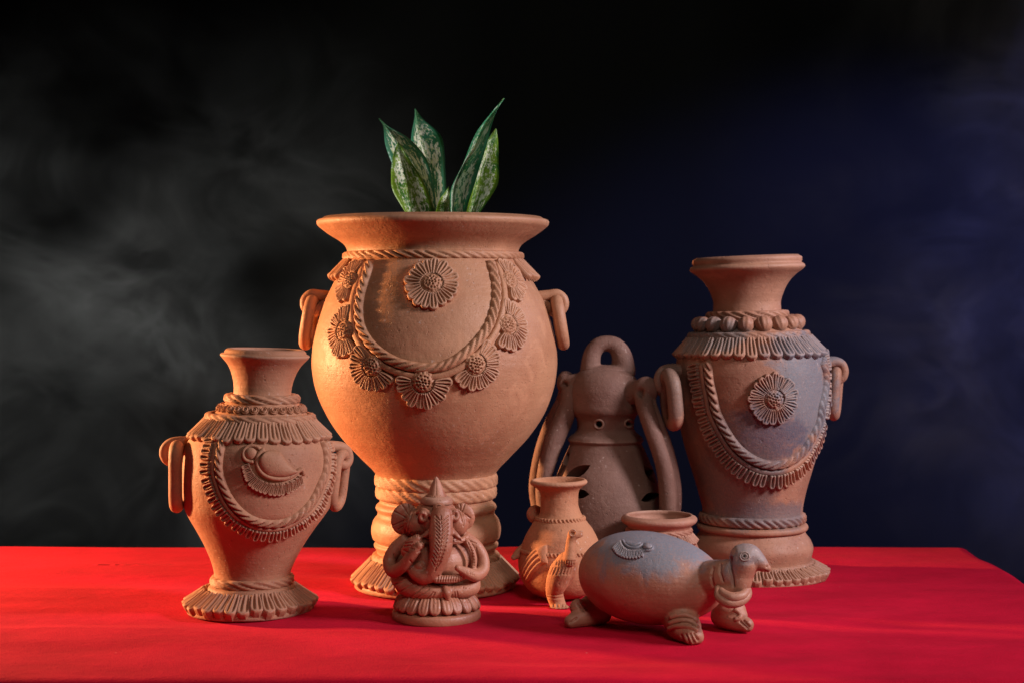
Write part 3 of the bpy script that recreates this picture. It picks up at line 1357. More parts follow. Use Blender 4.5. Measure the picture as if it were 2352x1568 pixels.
# ------------------------------------------------------------------ plant
def build_plant():
    base = Vector((BIG.loc.x + 0.002, 1.767, 0.335))
    r = root('potted_plant', 'green and white speckled leafy plant growing out of the large urn', 'plant', base)
    leaves = [
        # midrib, left edge, right edge, depth, fold (m, + = edges towards camera)
        dict(mid=[(830, 1560), (830, 1440), (740, 1110), (620, 860), (440, 620), (300, 450), (222, 352)],
             l=[(700, 1560), (640, 1440), (500, 1150), (375, 890), (292, 660), (268, 450), (214, 355)],
             r=[(930, 1560), (880, 1440), (860, 1200), (770, 830), (560, 580), (330, 445), (230, 352)], Y=1.767, f=0.007, g=0),
        dict(mid=[(625, 1560), (600, 1445), (565, 1200), (530, 1000), (475, 820), (448, 700), (438, 622)],
             l=[(590, 1560), (525, 1445), (378, 1190), (357, 1000), (368, 850), (392, 735), (436, 630)],
             r=[(880, 1560), (866, 1440), (790, 1210), (690, 1010), (575, 830), (495, 700), (444, 630)], Y=1.742, f=0.006, g=1),
        dict(mid=[(880, 1560), (850, 1440), (800, 950), (740, 700), (685, 520), (655, 380), (634, 238)],
             l=[(780, 1560), (740, 1440), (640, 950), (590, 700), (596, 520), (628, 340), (630, 242)],
             r=[(1000, 1560), (1010, 1440), (985, 1000), (962, 640), (890, 500), (740, 370), (642, 246)], Y=1.802, f=0.006, g=0),
        dict(mid=[(990, 1560), (985, 1445), (1003, 1340), (1012, 1250), (1018, 1190), (1021, 1138)],
             l=[(850, 1560), (868, 1445), (905, 1320), (955, 1230), (995, 1180), (1018, 1142)],
             r=[(1050, 1560), (1036, 1445), (1037, 1340), (1036, 1250), (1030, 1190), (1024, 1142)], Y=1.752, f=0.003, g=1),
        dict(mid=[(1110, 1560), (1075, 1440), (1100, 1130), (1195, 890), (1335, 690), (1440, 470), (1560, 260), (1663, 118)],
             l=[(1080, 1560), (1045, 1420), (1045, 1180), (1185, 880), (1285, 630), (1370, 470), (1545, 250), (1655, 118)],
             r=[(1220, 1560), (1215, 1445), (1300, 1180), (1380, 920), (1462, 650), (1520, 420), (1585, 250), (1668, 122)],
             Y=1.757, f=0.010, g=2),
        dict(mid=[(1260, 1560), (1290, 1445), (1350, 1180), (1400, 950), (1450, 790), (1510, 620), (1568, 468)],
             l=[(1200, 1560), (1225, 1445), (1290, 1180), (1350, 950), (1420, 740), (1480, 590), (1560, 470)],
             r=[(1340, 1560), (1385, 1445), (1570, 1150), (1603, 980), (1596, 830), (1600, 660), (1576, 480)], Y=1.782, f=0.006, g=1),
    ]
    mats = [leaf_mat('leaf_dark', (0.055, 0.27, 0.14), (0.028, 0.17, 0.060), 1.0),
            leaf_mat('leaf_yellow_green', (0.22, 0.40, 0.030), (0.05, 0.20, 0.03), 2.3),
            leaf_mat('leaf_blue_green', (0.08, 0.38, 0.19), (0.035, 0.24, 0.09), 4.1)]
    for li, L_ in enumerate(leaves):
        n = 34
        ns = 6
        def samp(poly):
            a = np.array([Z5(*p) for p in poly])
            t = np.linspace(0, 1, len(a))
            ti = np.linspace(0, 1, n)
            return np.stack([smooth_interp(t, a[:, 0], ti), smooth_interp(t, a[:, 1], ti)], 1)
        md, le, ri = samp(L_['mid']), samp(L_['l']), samp(L_['r'])
        V, UV = [], []
        for i in range(n):
            v = i / (n - 1)
            Y = L_['Y'] - 0.012 * math.sin(v * math.pi) + (0.03 * v if li in (2,) else -0.012 * v)
            for j in range(-ns, ns + 1):
                u = abs(j) / ns
                e = le if j < 0 else ri
                px = md[i] * (1 - u) + e[i] * u
                wav = 0.0014 * math.sin(v * 17 + li) * u * u
                yy = Y - L_['f'] * math.sin(u * math.pi / 2) * math.sin(math.pi * min(1, v * 1.05 + 0.05)) * (1 if j < 0 or li != 4 else 1.3) + wav
                V.append(tuple(P(px[0], px[1], yy)))
                UV.append((0.5 + 0.5 * j / ns, v))
        nc = 2 * ns + 1
        F = gridf(n, nc)
        # back sheet for real thickness
        k = len(V)
        Vb = [(x, y + 0.0011, z) for x, y, z in V]
        Fb = [tuple(i + k for i in f[::-1]) for f in F]
        border = [i * nc for i in range(n)]
        rimf = []
        for i in range(n - 1):
            a, b = i * nc, (i + 1) * nc
            rimf.append((a, b, b + k, a + k)[::-1])
            a, b = a + nc - 1, b + nc - 1
            rimf.append((a, b, b + k, a + k))
        o = obj('leaf', V + Vb, F + Fb + rimf, mats[L_['g']], r)
        uvl = o.data.uv_layers.new(name='UVMap')
        UV2 = UV + UV
        for lp in o.data.loops:
            uvl.data[lp.index].uv = UV2[lp.vertex_index]
    V, F = tube([base + Vector((0, 0, -0.18)), base + Vector((0.002, 0, -0.09)), base + Vector((0, 0, -0.012)), base + Vector((0, 0, 0.006))],
                [0.008, 0.008, 0.010, 0.006], 12)
    obj('stem', V, F, mats[1], r)
    V, F = ellip((BIG.loc.x, 1.767, 0.29), (0.118, 0.118, 0.010))
    so = obj('potting_soil', V, F, plain_mat('dark_soil', (0.03, 0.02, 0.014)), R_BIG)


build_plant()


# ------------------------------------------------------------------ left vase
def build_left():
    s = Surf(576, 1.63, [
        (610, 90, 804), (610, 93, 806), (610, 93, 811), (609, 100, 813), (609, 102.5, 816), (609, 99, 821), (608, 84, 838),
        (606, 73, 860), (604, 66.5, 886), (603, 65.5, 900), (603, 68, 910), (602, 78, 919), (601, 95, 938),
        (599, 110, 953), (597, 128, 970), (596, 145, 990), (595, 158, 1008), (594, 167, 1030), (593.5, 171, 1060),
        (593, 172, 1090), (592, 171, 1120), (592, 166, 1160), (590, 153, 1185), (588, 138, 1208), (585, 113, 1250),
        (582, 93, 1293), (580, 87, 1314), (579, 86, 1335), (578, 97, 1342), (577, 101, 1354), (576, 115, 1366),
        (575, 130, 1379), (575, 143, 1389), (575, 143, 1401)],
        tilt=((0.0, 0.010), (0.04, 0.010), (0.18, -0.02), (0.31, -0.040)), wob=0.005, seed=5)
    r = root('terracotta_vase', 'orange clay vase with a curled bird relief and ring handles, left of the largest urn', 'vase', s.loc)
    V, F = s.mesh(wall=0.007, nth=180)
    obj('vase_body', V, F, M_left, r)
    bv = bvh_of(V, F)
    rope_ring(s, r, M_left, 915, 0.0062, 0.0080, 0.0140, 1.0, seed=11)
    rope_ring(s, r, M_left, 958, 0.0060, 0.0066, 0.0140, 1.0, seed=12)
    rope_ring(s, r, M_left, 1330, 0.0064, 0.0055, 0.0150, 1.1, seed=13)
    skirt(s, r, M_left, 122, 964, 164, 1005, 36, th0=0.03, thick=0.0050, seed=8, name='shoulder_skirt', tipf=0.18, conv=0.003)
    skirt(s, r, M_left, 102, 1357, 153, 1389, 31, th0=0.05, thick=0.0085, seed=9, name='foot_skirt', tipf=0.18, conv=0.002)
    # pressed rosettes between the two ropes
    r_ = random.Random(4)
    z = s.zpx(937)
    nr, na = 12, 22
    VV = []
    for i in range(nr + 1):
        q = i / nr
        hh = 0.0030 * (1 - q ** 8) + 0.0011 * math.cos(q * 4.4 * math.pi) * (1 if q < 0.95 else 0)
        for j in range(na):
            a = 2 * math.pi * j / na
            VV.append((q * math.cos(a), q * math.sin(a), hh if i < nr else -0.002))
    me = mesh_of('rosette', VV, gridf(nr + 1, na, True), M_left)
    for i in range(29):
        t = 2 * math.pi * i / 29 + r_.uniform(-.02, .02)
        p, n = s.frame(t, z)
        n = (n + Vector((0, 0, -0.15))).normalized()
        M = petal_matrix(p, p + (Vector((0, 0, 1)) - n * n.z).normalized() * 0.0057 * S, n, 0.0057 * S, 1.15 * S)
        inst('rosette', me, M, r)
    pth = cv(Z2, [(742, 1060), (712, 1160), (695, 1270), (690, 1380)]) + \
        cv(Z3, [(692, 105), (730, 205), (790, 300), (870, 390), (960, 450), (1080, 488), (1200, 497), (1320, 475),
                (1420, 425), (1500, 358), (1560, 285), (1612, 190), (1650, 90)]) + \
        cv(Z2, [(1765, 1450), (1788, 1330), (1788, 1210), (1752, 1090), (1728, 1060)])
    path = cast_path(bv, pth)
    V, F = strip(*path, 0.0049, rope_h(0.0062, 0.0100, -0.9, 0.75, 17), 0.0011, 9, bvh=bv)
    obj('garland_rope', V, F, M_left, r)
    V, F = strip(*path, 0.0030, dome_h(0.0040, 4), 0.003, 7, off=-0.0080, bvh=bv)
    obj('garland_band', V, F, M_left, r)
    fringe(bv, r, M_left, path, 0.0100, 0.0140, 0.0066, 0.0064, seed=3, side=-1)
    paisley(bv, r, M_left, 'bird_relief')
    handles(s, r, M_left)
    return s, r


def paisley(bv, r, mat, name):
    """curled bird relief: round head, drop body with a raised rim, fan of tassels"""
    # drop-shaped body with widening middle
    p = cast_path(bv, cv(Z2, [(1135, 1235), (1210, 1290), (1300, 1345), (1390, 1385), (1478, 1395)]), 24)
    V1 = strip(*p, 0.0165, dome_h(0.0075, 2.0), 0.0012, 13, bvh=bv,
               wfun=lambda t: max(0.06, math.sqrt(max(0, 1 - ((t - 0.36) / 0.40) ** 2)) if t < 0.36 else (1 - (t - 0.36) / 0.66) ** 0.8),
               endround=False)
    part = obj(name, V1[0], V1[1], mat, r)
    p = cast_path(bv, cv(Z2, [(1165, 1165), (1095, 1210), (1078, 1300), (1110, 1390), (1190, 1450), (1300, 1470), (1410, 1455),
                              (1490, 1405), (1530, 1350), (1560, 1390), (1555, 1440)]))
    V, F = strip(*p, 0.0030, dome_h(0.0044), 0.0015, 7, bvh=bv)
    obj('rim', V, F, mat, part)
    p = cast_path(bv, cv(Z2, [(1120, 1165), (1060, 1125), (985, 1130), (935, 1190), (945, 1265), (1000, 1305), (1060, 1290)]))
    V, F = strip(*p, 0.0024, dome_h(0.0034), 0.0015, 7, bvh=bv)
    obj('hood', V, F, mat, part)
    o, d = ray(*Z2(1018, 1212))
    h = bv.ray_cast(o, d)
    V, F = ellip(h[0], (0.0072, 0.0045, 0.0072))
    obj('head', V, F, mat, part)
    p = cast_path(bv, cv(Z2, [(1010, 1325), (1040, 1400), (1095, 1465), (1180, 1500), (1280, 1520), (1380, 1510), (1470, 1470), (1530, 1420)]))
    me = unit_mesh('tassel2', mat, grooves=2, w0=0.70, tip=0.26, gd=0.62)
    outer = cast_path(bv, cv(Z2, [(925, 1335), (945, 1440), (985, 1535)]) + cv(Z3, [(965, 130), (1065, 200), (1200, 232), (1330, 210), (1430, 150), (1485, 100)]))
    n = 18
    for i in range(n):
        t = (i + 0.5) / n
        a = p[0][int(t * (len(p[0]) - 1))]
        b = outer[0][int(t * (len(outer[0]) - 1))]
        m = p[1][int(t * (len(p[0]) - 1))]
        L1 = (outer[0][-1] - outer[0][0]).length
        inst('tassel', me, petal_matrix(a, b, m, 0.0058 * S, 0.0042 * S), part)


def handles(s, r, mat):
    Y = 1.655
    Q = lambda X, Y_, yy=Y: P(*zc(380, 1080, 6.0308)(X, Y_), 1.63 + (yy - 1.66) * S)
    lug = [Q(640, 180), Q(520, 150), Q(400, 140), Q(270, 165), Q(190, 250), Q(185, 340), Q(235, 420), Q(300, 430, 1.66), Q(380, 400, 1.66)]
    ring = loop(Q(372, 215, 1.635), Q(375, 1110, 1.635), 0.0150, Vector((0.10, -0.99, 0)).normalized())
    handle(r, mat, lug, [.0085, .0072, .0062, .0056, .0056, .0056, .0056, .0062, .007], ring, 0.0078)
    # right
    lug = [P(752, 1025, 1.640), P(768, 1024, 1.645), P(786, 1026, 1.650), P(799, 1038, 1.655), P(801, 1055, 1.655),
           P(792, 1067, 1.650), P(778, 1062, 1.645)]
    ring = loop(P(786, 1042, 1.645), P(772, 1162, 1.645), 0.014, (0.25, 1, 0))
    handle(r, mat, lug, [.0075, .0065, .0058, .0056, .0056, .0056, .006], ring, 0.0062)


build_left()


# ------------------------------------------------------------------ right vase
def build_right():
    s = Surf(1727, 1.833, [
        (1716, 120, 592), (1716, 125, 595), (1716, 125, 603), (1716, 123, 606), (1716, 130, 611), (1716, 132, 616), (1716, 128, 621),
        (1716, 112, 633), (1716, 97, 648), (1716, 84, 672), (1716, 77, 698), (1716, 78, 715), (1717, 86, 727),
        (1718, 99, 740), (1719, 120, 758), (1720, 146, 784), (1722, 163, 805), (1723, 169, 825), (1723, 172, 860),
        (1724, 171, 900), (1725, 167, 950), (1725, 158, 1000), (1726, 143, 1058), (1727, 121, 1134), (1728, 114, 1168),
        (1728, 113, 1186), (1728, 115, 1203), (1728, 120, 1219), (1728, 133, 1238), (1728, 138, 1254), (1728, 135, 1270),
        (1728, 132, 1284), (1728, 138, 1296), (1728, 156, 1308), (1728, 169, 1312), (1728, 169, 1321)],
        tilt=((0.0, 0.0), (0.2, 0.01), (0.40, 0.045)), wob=0.005, seed=9)
    r = root('fumed_vase', 'tall smoke-greyed clay vase with daisy and ball collar behind the turtle', 'vase', s.loc)
    V, F = s.mesh(wall=0.008, nth=180)
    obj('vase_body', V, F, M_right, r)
    bv = bvh_of(V, F)
    rope_ring(s, r, M_right, 724, 0.0062, 0.0075, 0.0140, 1.0, seed=21)
    rope_ring(s, r, M_right, 770, 0.0062, 0.0050, 0.0140, 1.1, seed=22)
    rope_ring(s, r, M_right, 1186, 0.0070, 0.0058, 0.0115, 0.9, seed=23)
    plain_ring(s, r, M_right, 1207, 0.0050, 0.0065)
    rope_ring(s, r, M_right, 1290, 0.0058, 0.0052, 0.0125, 0.9, seed=24)
    skirt(s, r, M_right, 138, 777, 176, 817, 38, th0=0.05, thick=0.0058, seed=18, name='shoulder_skirt', tipf=0.2, conv=0.003)
    skirt(s, r, M_right, 139, 1296, 176, 1314, 46, th0=0.05, thick=0.0085, seed=19, name='foot_skirt', tipf=0.25, conv=0.002)
    # pumpkin balls
    nr, na = 12, 40
    VV = []
    for i in range(nr + 1):
        a = math.pi * i / nr
        for j in range(na):
            b = 2 * math.pi * j / na
            g = 1 - 0.13 * (abs(math.cos(b * 5)) < 0.28) * math.sin(a)
            VV.append((g * math.sin(a) * math.cos(b), math.cos(a) * 0.92, g * math.sin(a) * math.sin(b)))
    me = mesh_of('ball', VV, gridf(nr + 1, na, True, flip=True), M_right)
    r_ = random.Random(2)
    for i in range(18):
        t = 2 * math.pi * (i + 0.45) / 18
        p, n = s.frame(t, s.zpx(748))
        up = (Vector((0, 0, 1)) - n * n.z).normalized()
        k = 0.0112 * S * r_.uniform(.95, 1.05)
        x = up.cross(n)
        M = petal_matrix(p + n * 0.003, p + n * 0.003 + (up * 0.95 + n * 0.3).normalized() * k, n, k, k)
        inst('ball', me, M, r)
    pth = cv(Z7, [(440, 1030), (450, 1130), (462, 1220), (488, 1330)]) + \
        cv(Z8, [(490, 20), (530, 110), (585, 210), (655, 310), (740, 385), (830, 437), (920, 462), (1010, 458), (1100, 425),
                (1180, 365), (1245, 275), (1297, 175), (1332, 80)]) + \
        cv(Z7, [(1398, 1430), (1425, 1320), (1438, 1210), (1432, 1110), (1408, 1030)])
    path = cast_path(bv, pth)
    V, F = strip(*path, 0.0062, rope_h(0.0070, 0.0110, -0.9, 0.75, 27), 0.0012, 9, bvh=bv)
    obj('garland_rope', V, F, M_right, r)
    V, F = strip(*path, 0.0040, dome_h(0.0046, 4), 0.003, 7, off=-0.0100, bvh=bv)
    obj('garland_band', V, F, M_right, r)
    fringe(bv, r, M_right, path, 0.0125, 0.0185, 0.0072, 0.0076, seed=5, side=-1)
    flower(s, bv, r, M_right, Z7(1000, 1352), 0.0340, 20, None, seed=77, thick=0.0062, cR=0.40)
    # handles: ear-like on the left, small on the right
    Q = lambda X, Y_, yy: P(*Z7(X, Y_), 1.833 + (yy - 1.85) * S)
    lug = [Q(210, 1120, 1.83), Q(130, 1105, 1.83), Q(60, 1120, 1.825), Q(25, 1180, 1.82), Q(30, 1250, 1.82), Q(70, 1300, 1.825), Q(140, 1300, 1.83)]
    ring = loop(Q(110, 1150, 1.805), Q(150, 1560, 1.805), 0.017, Vector((0.18, -0.98, 0)).normalized())
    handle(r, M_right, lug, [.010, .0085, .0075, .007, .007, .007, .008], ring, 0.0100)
    lug = [Q(1470, 1040, 1.85), Q(1530, 1035, 1.85), Q(1580, 1055, 1.85), Q(1603, 1110, 1.85), Q(1590, 1165, 1.85), Q(1550, 1195, 1.85)]
    ring = loop(Q(1545, 1090, 1.86), Q(1515, 1490, 1.86), 0.015, Vector((0.3, 0.95, 0)).normalized())
    handle(r, M_right, lug, [.008, .0068, .006, .006, .006, .006], ring, 0.0075)


build_right()


# ------------------------------------------------------------------ lantern
def build_lantern():
    s = Surf(1392, 1.85, [
        (1387, 12, 841), (1387, 42, 846), (1388, 60, 855), (1389, 72, 869), (1389, 79, 885), (1389, 82, 900), (1389, 82, 918),
        (1389, 82, 934), (1389, 80, 943), (1390, 72, 953), (1391, 66, 964), (1391, 65, 982), (1391, 72, 994), (1391, 84, 1003),
        (1391, 87, 1010), (1391, 82, 1016), (1392, 88, 1030), (1392, 101, 1060), (1392, 113, 1090), (1392, 122, 1125), (1392, 127, 1160),
        (1392, 127, 1195), (1392, 122, 1240), (1392, 106, 1275), (1392, 82, 1305), (1392, 76, 1314)], wob=0.004, seed=31)
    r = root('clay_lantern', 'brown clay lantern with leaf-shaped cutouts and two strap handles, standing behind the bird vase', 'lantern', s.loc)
    # closed shell with a real wall: outer + inner surface
    n = len(s.r)
    r_, z_ = list(s.r), list(s.z)
    rr = [0.0] + r_ + [0.0] + [0.0] + [max(0.001, a - 0.006) for a in r_[::-1] if True] + [0.0]
    zz = [0.0] + z_ + [z_[-1] + 0.001] + [z_[-1] - 0.006] + [min(b, z_[-1] - 0.006) for b in z_[::-1]] + [0.008]
    zz = [max(v, 0.008) if i > n + 1 else v for i, v in enumerate(zz)]
    nth = 150
    th = np.linspace(0, 2 * np.pi, nth, endpoint=False)
    V = np.concatenate([s.pt(th, np.full(nth, w), np.full(nth, q)) for q, w in zip(rr, zz)])
    F = gridf(len(rr), nth, True)
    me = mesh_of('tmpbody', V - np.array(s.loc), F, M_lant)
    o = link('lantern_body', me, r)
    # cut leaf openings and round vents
    cut = []
    bv = bvh_of(V, F)

    def cutter(outline):
        """prism through the front wall along the local normal"""
        c = np.mean(outline, axis=0)
        q = bv.ray_cast(*ray(*c))
        nn = q[1] if q[1].dot(ray(*c)[1]) < 0 else -q[1]
        A, B = [], []
        for px in outline:
            h = bv.ray_cast(*ray(*px))
            p = h[0] if h[0] is not None else q[0]
            A.append(tuple(p + nn * 0.02))
            B.append(tuple(p - nn * 0.022))
        k = len(A)
        F_ = [tuple(range(k)), tuple(range(2 * k - 1, k - 1, -1))]
        for i in range(k):
            F_.append((i, i + k, (i + 1) % k + k, (i + 1) % k))
        return np.array(A + B), F_

    def leafshape(a, b, w, bend=0.0):
        a = np.array(a, float)
        b = np.array(b, float)
        d = b - a
        nrm = np.array([-d[1], d[0]]) / np.hypot(*d)
        up, dn = [], []
        for k in range(9):
            t = k / 8
            ww = w * math.sin(math.pi * t) ** 0.8
            m = a + d * t + nrm * bend * math.sin(math.pi * t)
            up.append(m + nrm * ww)
            dn.append(m - nrm * ww)
        return up + dn[-2:0:-1]
    outl = [leafshape(Z6(432, 1225), Z6(640, 1115), 12), leafshape(Z6(470, 1345), Z6(632, 1352), 11),
            leafshape(Z6(1078, 1120), Z6(1205, 1275), 11), leafshape(Z6(1055, 1405), Z6(1205, 1350), 11),
            leafshape(Z6(360, 1215), Z6(470, 1000), 9), leafshape(Z6(300, 1250), Z6(330, 1120), 4)]
    for (x, y, rad) in ((710, 782, 7.5), (952, 778, 6)):
        c = np.array(Z6(x, y))
        outl.append([c + rad * np.array([math.cos(a), math.sin(a)]) for a in np.linspace(0, 2 * math.pi, 14, endpoint=False)])
    tmp = []
    for k, ol in enumerate(outl):
        try:
            cV, cF = cutter(ol)
        except Exception:
            continue
        cm = bpy.data.meshes.new('cut')
        cm.from_pydata((cV - np.array(s.loc)).tolist(), [], cF)
        bm_fix(cm)
        co = link('cut', cm, r)
        tmp.append(co)
        md = o.modifiers.new('b%d' % k, 'BOOLEAN')
        md.operation = 'DIFFERENCE'
        md.solver = 'EXACT'
        md.object = co
    bm_fix(me)
    dg = bpy.context.evaluated_depsgraph_get()
    nm = bpy.data.meshes.new_from_object(o.evaluated_get(dg))
    o.modifiers.clear()
    o.data = nm
    nm.polygons.foreach_set('use_smooth', [True] * len(nm.polygons))
    nm.set_sharp_from_angle(angle=math.radians(38))
    for t in tmp:
        bpy.data.objects.remove(t)
    # raised rims round the vents
    for (x, y, rad) in ((710, 782, 10), (952, 778, 9)):
        c = np.array(Z6(x, y))
        ring = []
        for a in np.linspace(0, 2 * math.pi, 14, endpoint=False):
            h = bv.ray_cast(*ray(*(c + rad * np.array([math.cos(a), math.sin(a)]))))
            if h[0] is not None:
                ring.append(h[0])
        V, F = tube(ring, 0.0016, 8, closed=True, sub=2)
        obj('vent_rim', V, F, M_lant, r)
    # top loop
    Q = lambda X, Y_, yy=1.95: P(*Z6(X, Y_), 1.85 + (yy - 1.95) * S)
    lp = [Q(640, 350), Q(645, 270), Q(665, 190), Q(720, 135), Q(775, 125), Q(835, 140), Q(885, 200), Q(905, 270), Q(910, 350)]
    V, F = tube(lp, [.0140, .0128, .0115, .0106, .0104, .0114, .0132, .0148, .0165], 20, sub=6)
    V2 = ellip(Q(765, 345), (0.032, 0.026, 0.008))
    A, N_, F = remesh([(V, F), V2], 0.0012, 6)
    obj('carrying_loop', A, F, M_lant, r)
    # strap handles: double tube from an eared knob down to the foot
    parts = []
    a = [Q(1060, 520, 1.905), Q(1085, 640, 1.893), Q(1135, 800, 1.883), Q(1190, 960, 1.878), Q(1238, 1120, 1.876), Q(1262, 1290, 1.878), Q(1266, 1450, 1.885),
         Q(1240, 1600, 1.90), Q(1190, 1690, 1.92)]
    b = [Q(1110, 520, 1.91), Q(1150, 640, 1.90), Q(1205, 780, 1.893), Q(1265, 940, 1.888), Q(1312, 1110, 1.886), Q(1342, 1290, 1.886), Q(1342, 1450, 1.892),
         Q(1310, 1600, 1.905), Q(1240, 1700, 1.925)]
    parts = [tube(a, [.0115, .0115, .0110, .0108, .0108, .0108, .0106, .0104, .010], 18), tube(b, [.0085, .0062, .0062, .0064, .0066, .0068, .0068, .0068, .007], 16),
             ellip(Q(1095, 500, 1.905), (0.0168, 0.0125, 0.0175)), tube([Q(1095, 500, 1.905), Q(1000, 520, 1.92), Q(900, 540, 1.93)], [.0140, .016, .02])]
    A, N_, F = remesh(parts, 0.0013, 5)
    A = engrave(A, N_, [([Z6(1048, 525)], 8, 0.009)])
    obj('strap_handle', A, F, M_lant, r)
    a = [Q(440, 500, 1.975), Q(415, 590, 1.975), Q(345, 720, 1.975), Q(285, 860, 1.975), Q(240, 1000, 1.975), Q(208, 1150, 1.975), Q(192, 1300, 1.975), Q(212, 1450, 1.975),
         Q(250, 1600, 1.965), Q(330, 1690, 1.95)]
    b = [Q(480, 520, 1.945), Q(462, 620, 1.942), Q(412, 760, 1.940), Q(350, 900, 1.938), Q(302, 1050, 1.937), Q(265, 1200, 1.937), Q(248, 1330, 1.938), Q(258, 1450, 1.94),
         Q(290, 1600, 1.94), Q(360, 1690, 1.94)]
    parts = [tube(a, .0095, 16), tube(b, [.013, .013, .0135, .0135, .012, .0105, .0095, .0095, .0095, .0095], 16), ellip(Q(440, 445, 1.96), (0.0125, 0.011, 0.0165)),
             tube([Q(445, 450, 1.955), Q(540, 460, 1.95)], [.012, .016])]
    A, N_, F = remesh(parts, 0.0013, 5)
    A = engrave(A, N_, [([Z6(425, 455)], 6.5, 0.008)])
    obj('strap_handle', A, F, M_lant, r)
    # foot
    V, F = tube(s.ring(1310, 60)[0], 0.005, 10, closed=True, sub=1)
    V[:, 2] = np.maximum(V[:, 2], 0.0005)
    obj('foot_ring', V, F, M_lant, r)


def bm_fix(me):
    import bmesh
    bm = bmesh.new()
    bm.from_mesh(me)
    bmesh.ops.remove_doubles(bm, verts=bm.verts, dist=1e-6)
    bmesh.ops.dissolve_degenerate(bm, edges=bm.edges, dist=1e-7)
    bmesh.ops.recalc_face_normals(bm, faces=bm.faces)
    bm.to_mesh(me)
    bm.free()


build_lantern()


# ------------------------------------------------------------------ bird vase
def build_birdvase():
    s = Surf(1288, 1.70, [
        (1283, 64, 1102), (1283, 66.5, 1105), (1283, 65, 1109), (1283, 54, 1117), (1284, 46, 1126), (1285, 43, 1140), (1285, 43, 1155),
        (1286, 45, 1168), (1287, 48, 1178), (1287, 53, 1186), (1287, 62, 1198), (1288, 72, 1212), (1288, 82, 1230),
        (1288, 91, 1253), (1288, 97, 1277), (1288, 98, 1292), (1288, 95, 1312), (1288, 87, 1335), (1288, 74, 1352), (1288, 60, 1362),
        (1288, 45, 1368), (1288, 40, 1373)], tilt=((0, 0), (0.15, 0.02)), wob=0.006, seed=41)
    r = root('bird_vase', 'small orange clay vase with a modelled bird on its front, between elephant figurine and turtle', 'vase', s.loc)
    V, F = s.mesh(wall=0.005, nth=120, floor=0.01)
    body = obj('vase_body', V, F, M_bird, r)
    bv = bvh_of(V, F)
    # stamped bands
    for y, hw in ((1189, 0.0028), (1260, 0.0028)):
        pts, nrm = s.ring(y, 160)
        V, F = strip(pts, nrm, hw, rope_h(0.0020, 0.0048, 0.25, 1.3, y), 0.0006, 9, closed=True)
        obj('stamped_band', V, F, M_bird, r)
    Q = lambda X, Y_, yy: P(*ZA(X, Y_), 1.70 + (yy - 1.70) * S)
    # front bird: head, neck, chest, leg and foot in one mesh
    parts = [
        tube([Q(675, 685, 1.628), Q(655, 760, 1.628), Q(648, 850, 1.624), Q(640, 930, 1.622)], [.0062, .0058, .0066, .0088], 16),
        ellip(Q(682, 680, 1.627), (0.0072, 0.0056, 0.0056)),
        tube([Q(700, 680, 1.627), Q(735, 672, 1.627), Q(768, 655, 1.627)], [.0050, .0034, .0014], 12),
        tube([Q(705, 695, 1.627), Q(740, 695, 1.627), Q(772, 690, 1.627)], [.0040, .0028, .0014], 12),
        tube([Q(610, 940, 1.628), Q(560, 1040, 1.632), Q(520, 1150, 1.636), Q(495, 1250, 1.640), Q(520, 1350, 1.642), Q(545, 1425, 1.640)],
             [.0110, .0140, .0135, .0105, .0096, .0098], 18),
        tube([Q(650, 955, 1.632), Q(622, 1050, 1.638), Q(570, 1140, 1.642)], [.0095, .0110, .0100], 16),
        ellip(Q(545, 1420, 1.634), (0.0125, 0.0125, 0.0075)),
    ]
    A, N_, F = remesh(parts, 0.0008, 4)
    A[:, 2] = np.maximum(A[:, 2], 0.0)
    st = [([ZA(672, 668)], 2.6, 0.0030)]
    st += [(cv(ZA, [(500, 925), (600, 945), (700, 945)]), 1.5, 0.0007), (cv(ZA, [(480, 985), (590, 1000), (690, 1000)]), 1.5, 0.0007)]
    for k in range(8):
        x = 515 + k * 24
        st.append((cv(ZA, [(x + 4, 945), (x, 980)]), 1.8, 0.0014))
    for k in range(7):
        x = 480 + k * 30
        st.append((cv(ZA, [(x, 1010), (x - 30 + k * 2, 1075)]), 1.6, 0.0012))
    st += [(cv(ZA, [(430, 1275), (510, 1282), (600, 1268)]), 1.6, 0.0010), (cv(ZA, [(428, 1300), (510, 1312), (600, 1300)]), 1.6, 0.0010)]
    for x in (487, 525, 567, 600):
        st.append((cv(ZA, [(x, 1375), (x + 3, 1440)]), 2.2, 0.0016))
    A = engrave(A, N_, st)
    bird = obj('bird_body', A, F, M_bird, r)
    V, F = tube([Q(672, 668, 1.6215) + Vector((0.0034 * math.cos(a), 0, 0.0034 * math.sin(a))) for a in np.linspace(0, 2 * math.pi, 12, endpoint=False)],
                0.0009, 8, closed=True, sub=2)
    obj('eye_ring', V, F, M_bird, bird)
    # wings
    w = cast_path(bv, cv(ZA, [(185, 1075), (235, 980), (300, 900), (375, 850), (425, 845)]), 30)
    def wh(u, s_):
        g = sum(math.exp(-((u - c) / 0.13) ** 2) for c in (-0.5, 0.0, 0.5))
        k = 1 if s_ < 0.042 else 0
        return 0.0052 * max(0, 1 - abs(u) ** 4) ** 0.5 - 0.0022 * g * k
    V, F = strip(*w, 0.0135, wh, 0.0008, 23, bvh=bv, wfun=lambda t: 0.62 + 0.5 * t - 0.25 * t * t, off=-0.004)
    wing = obj('wing', V, F, M_bird, r)
    # pellet knobs: shoulder lug at the back left
    V, F = ellip(P(1229, 1180, 1.715), (0.0105, 0.008, 0.0115))
    obj('shoulder_knob', V, F, M_bird, r)
    V, F = tube([P(1206, 1262, 1.70), P(1192, 1270, 1.695), P(1180, 1279, 1.69)], [.0085, .0065, .0035], 14)
    obj('tail', V, F, M_bird, r)


build_birdvase()


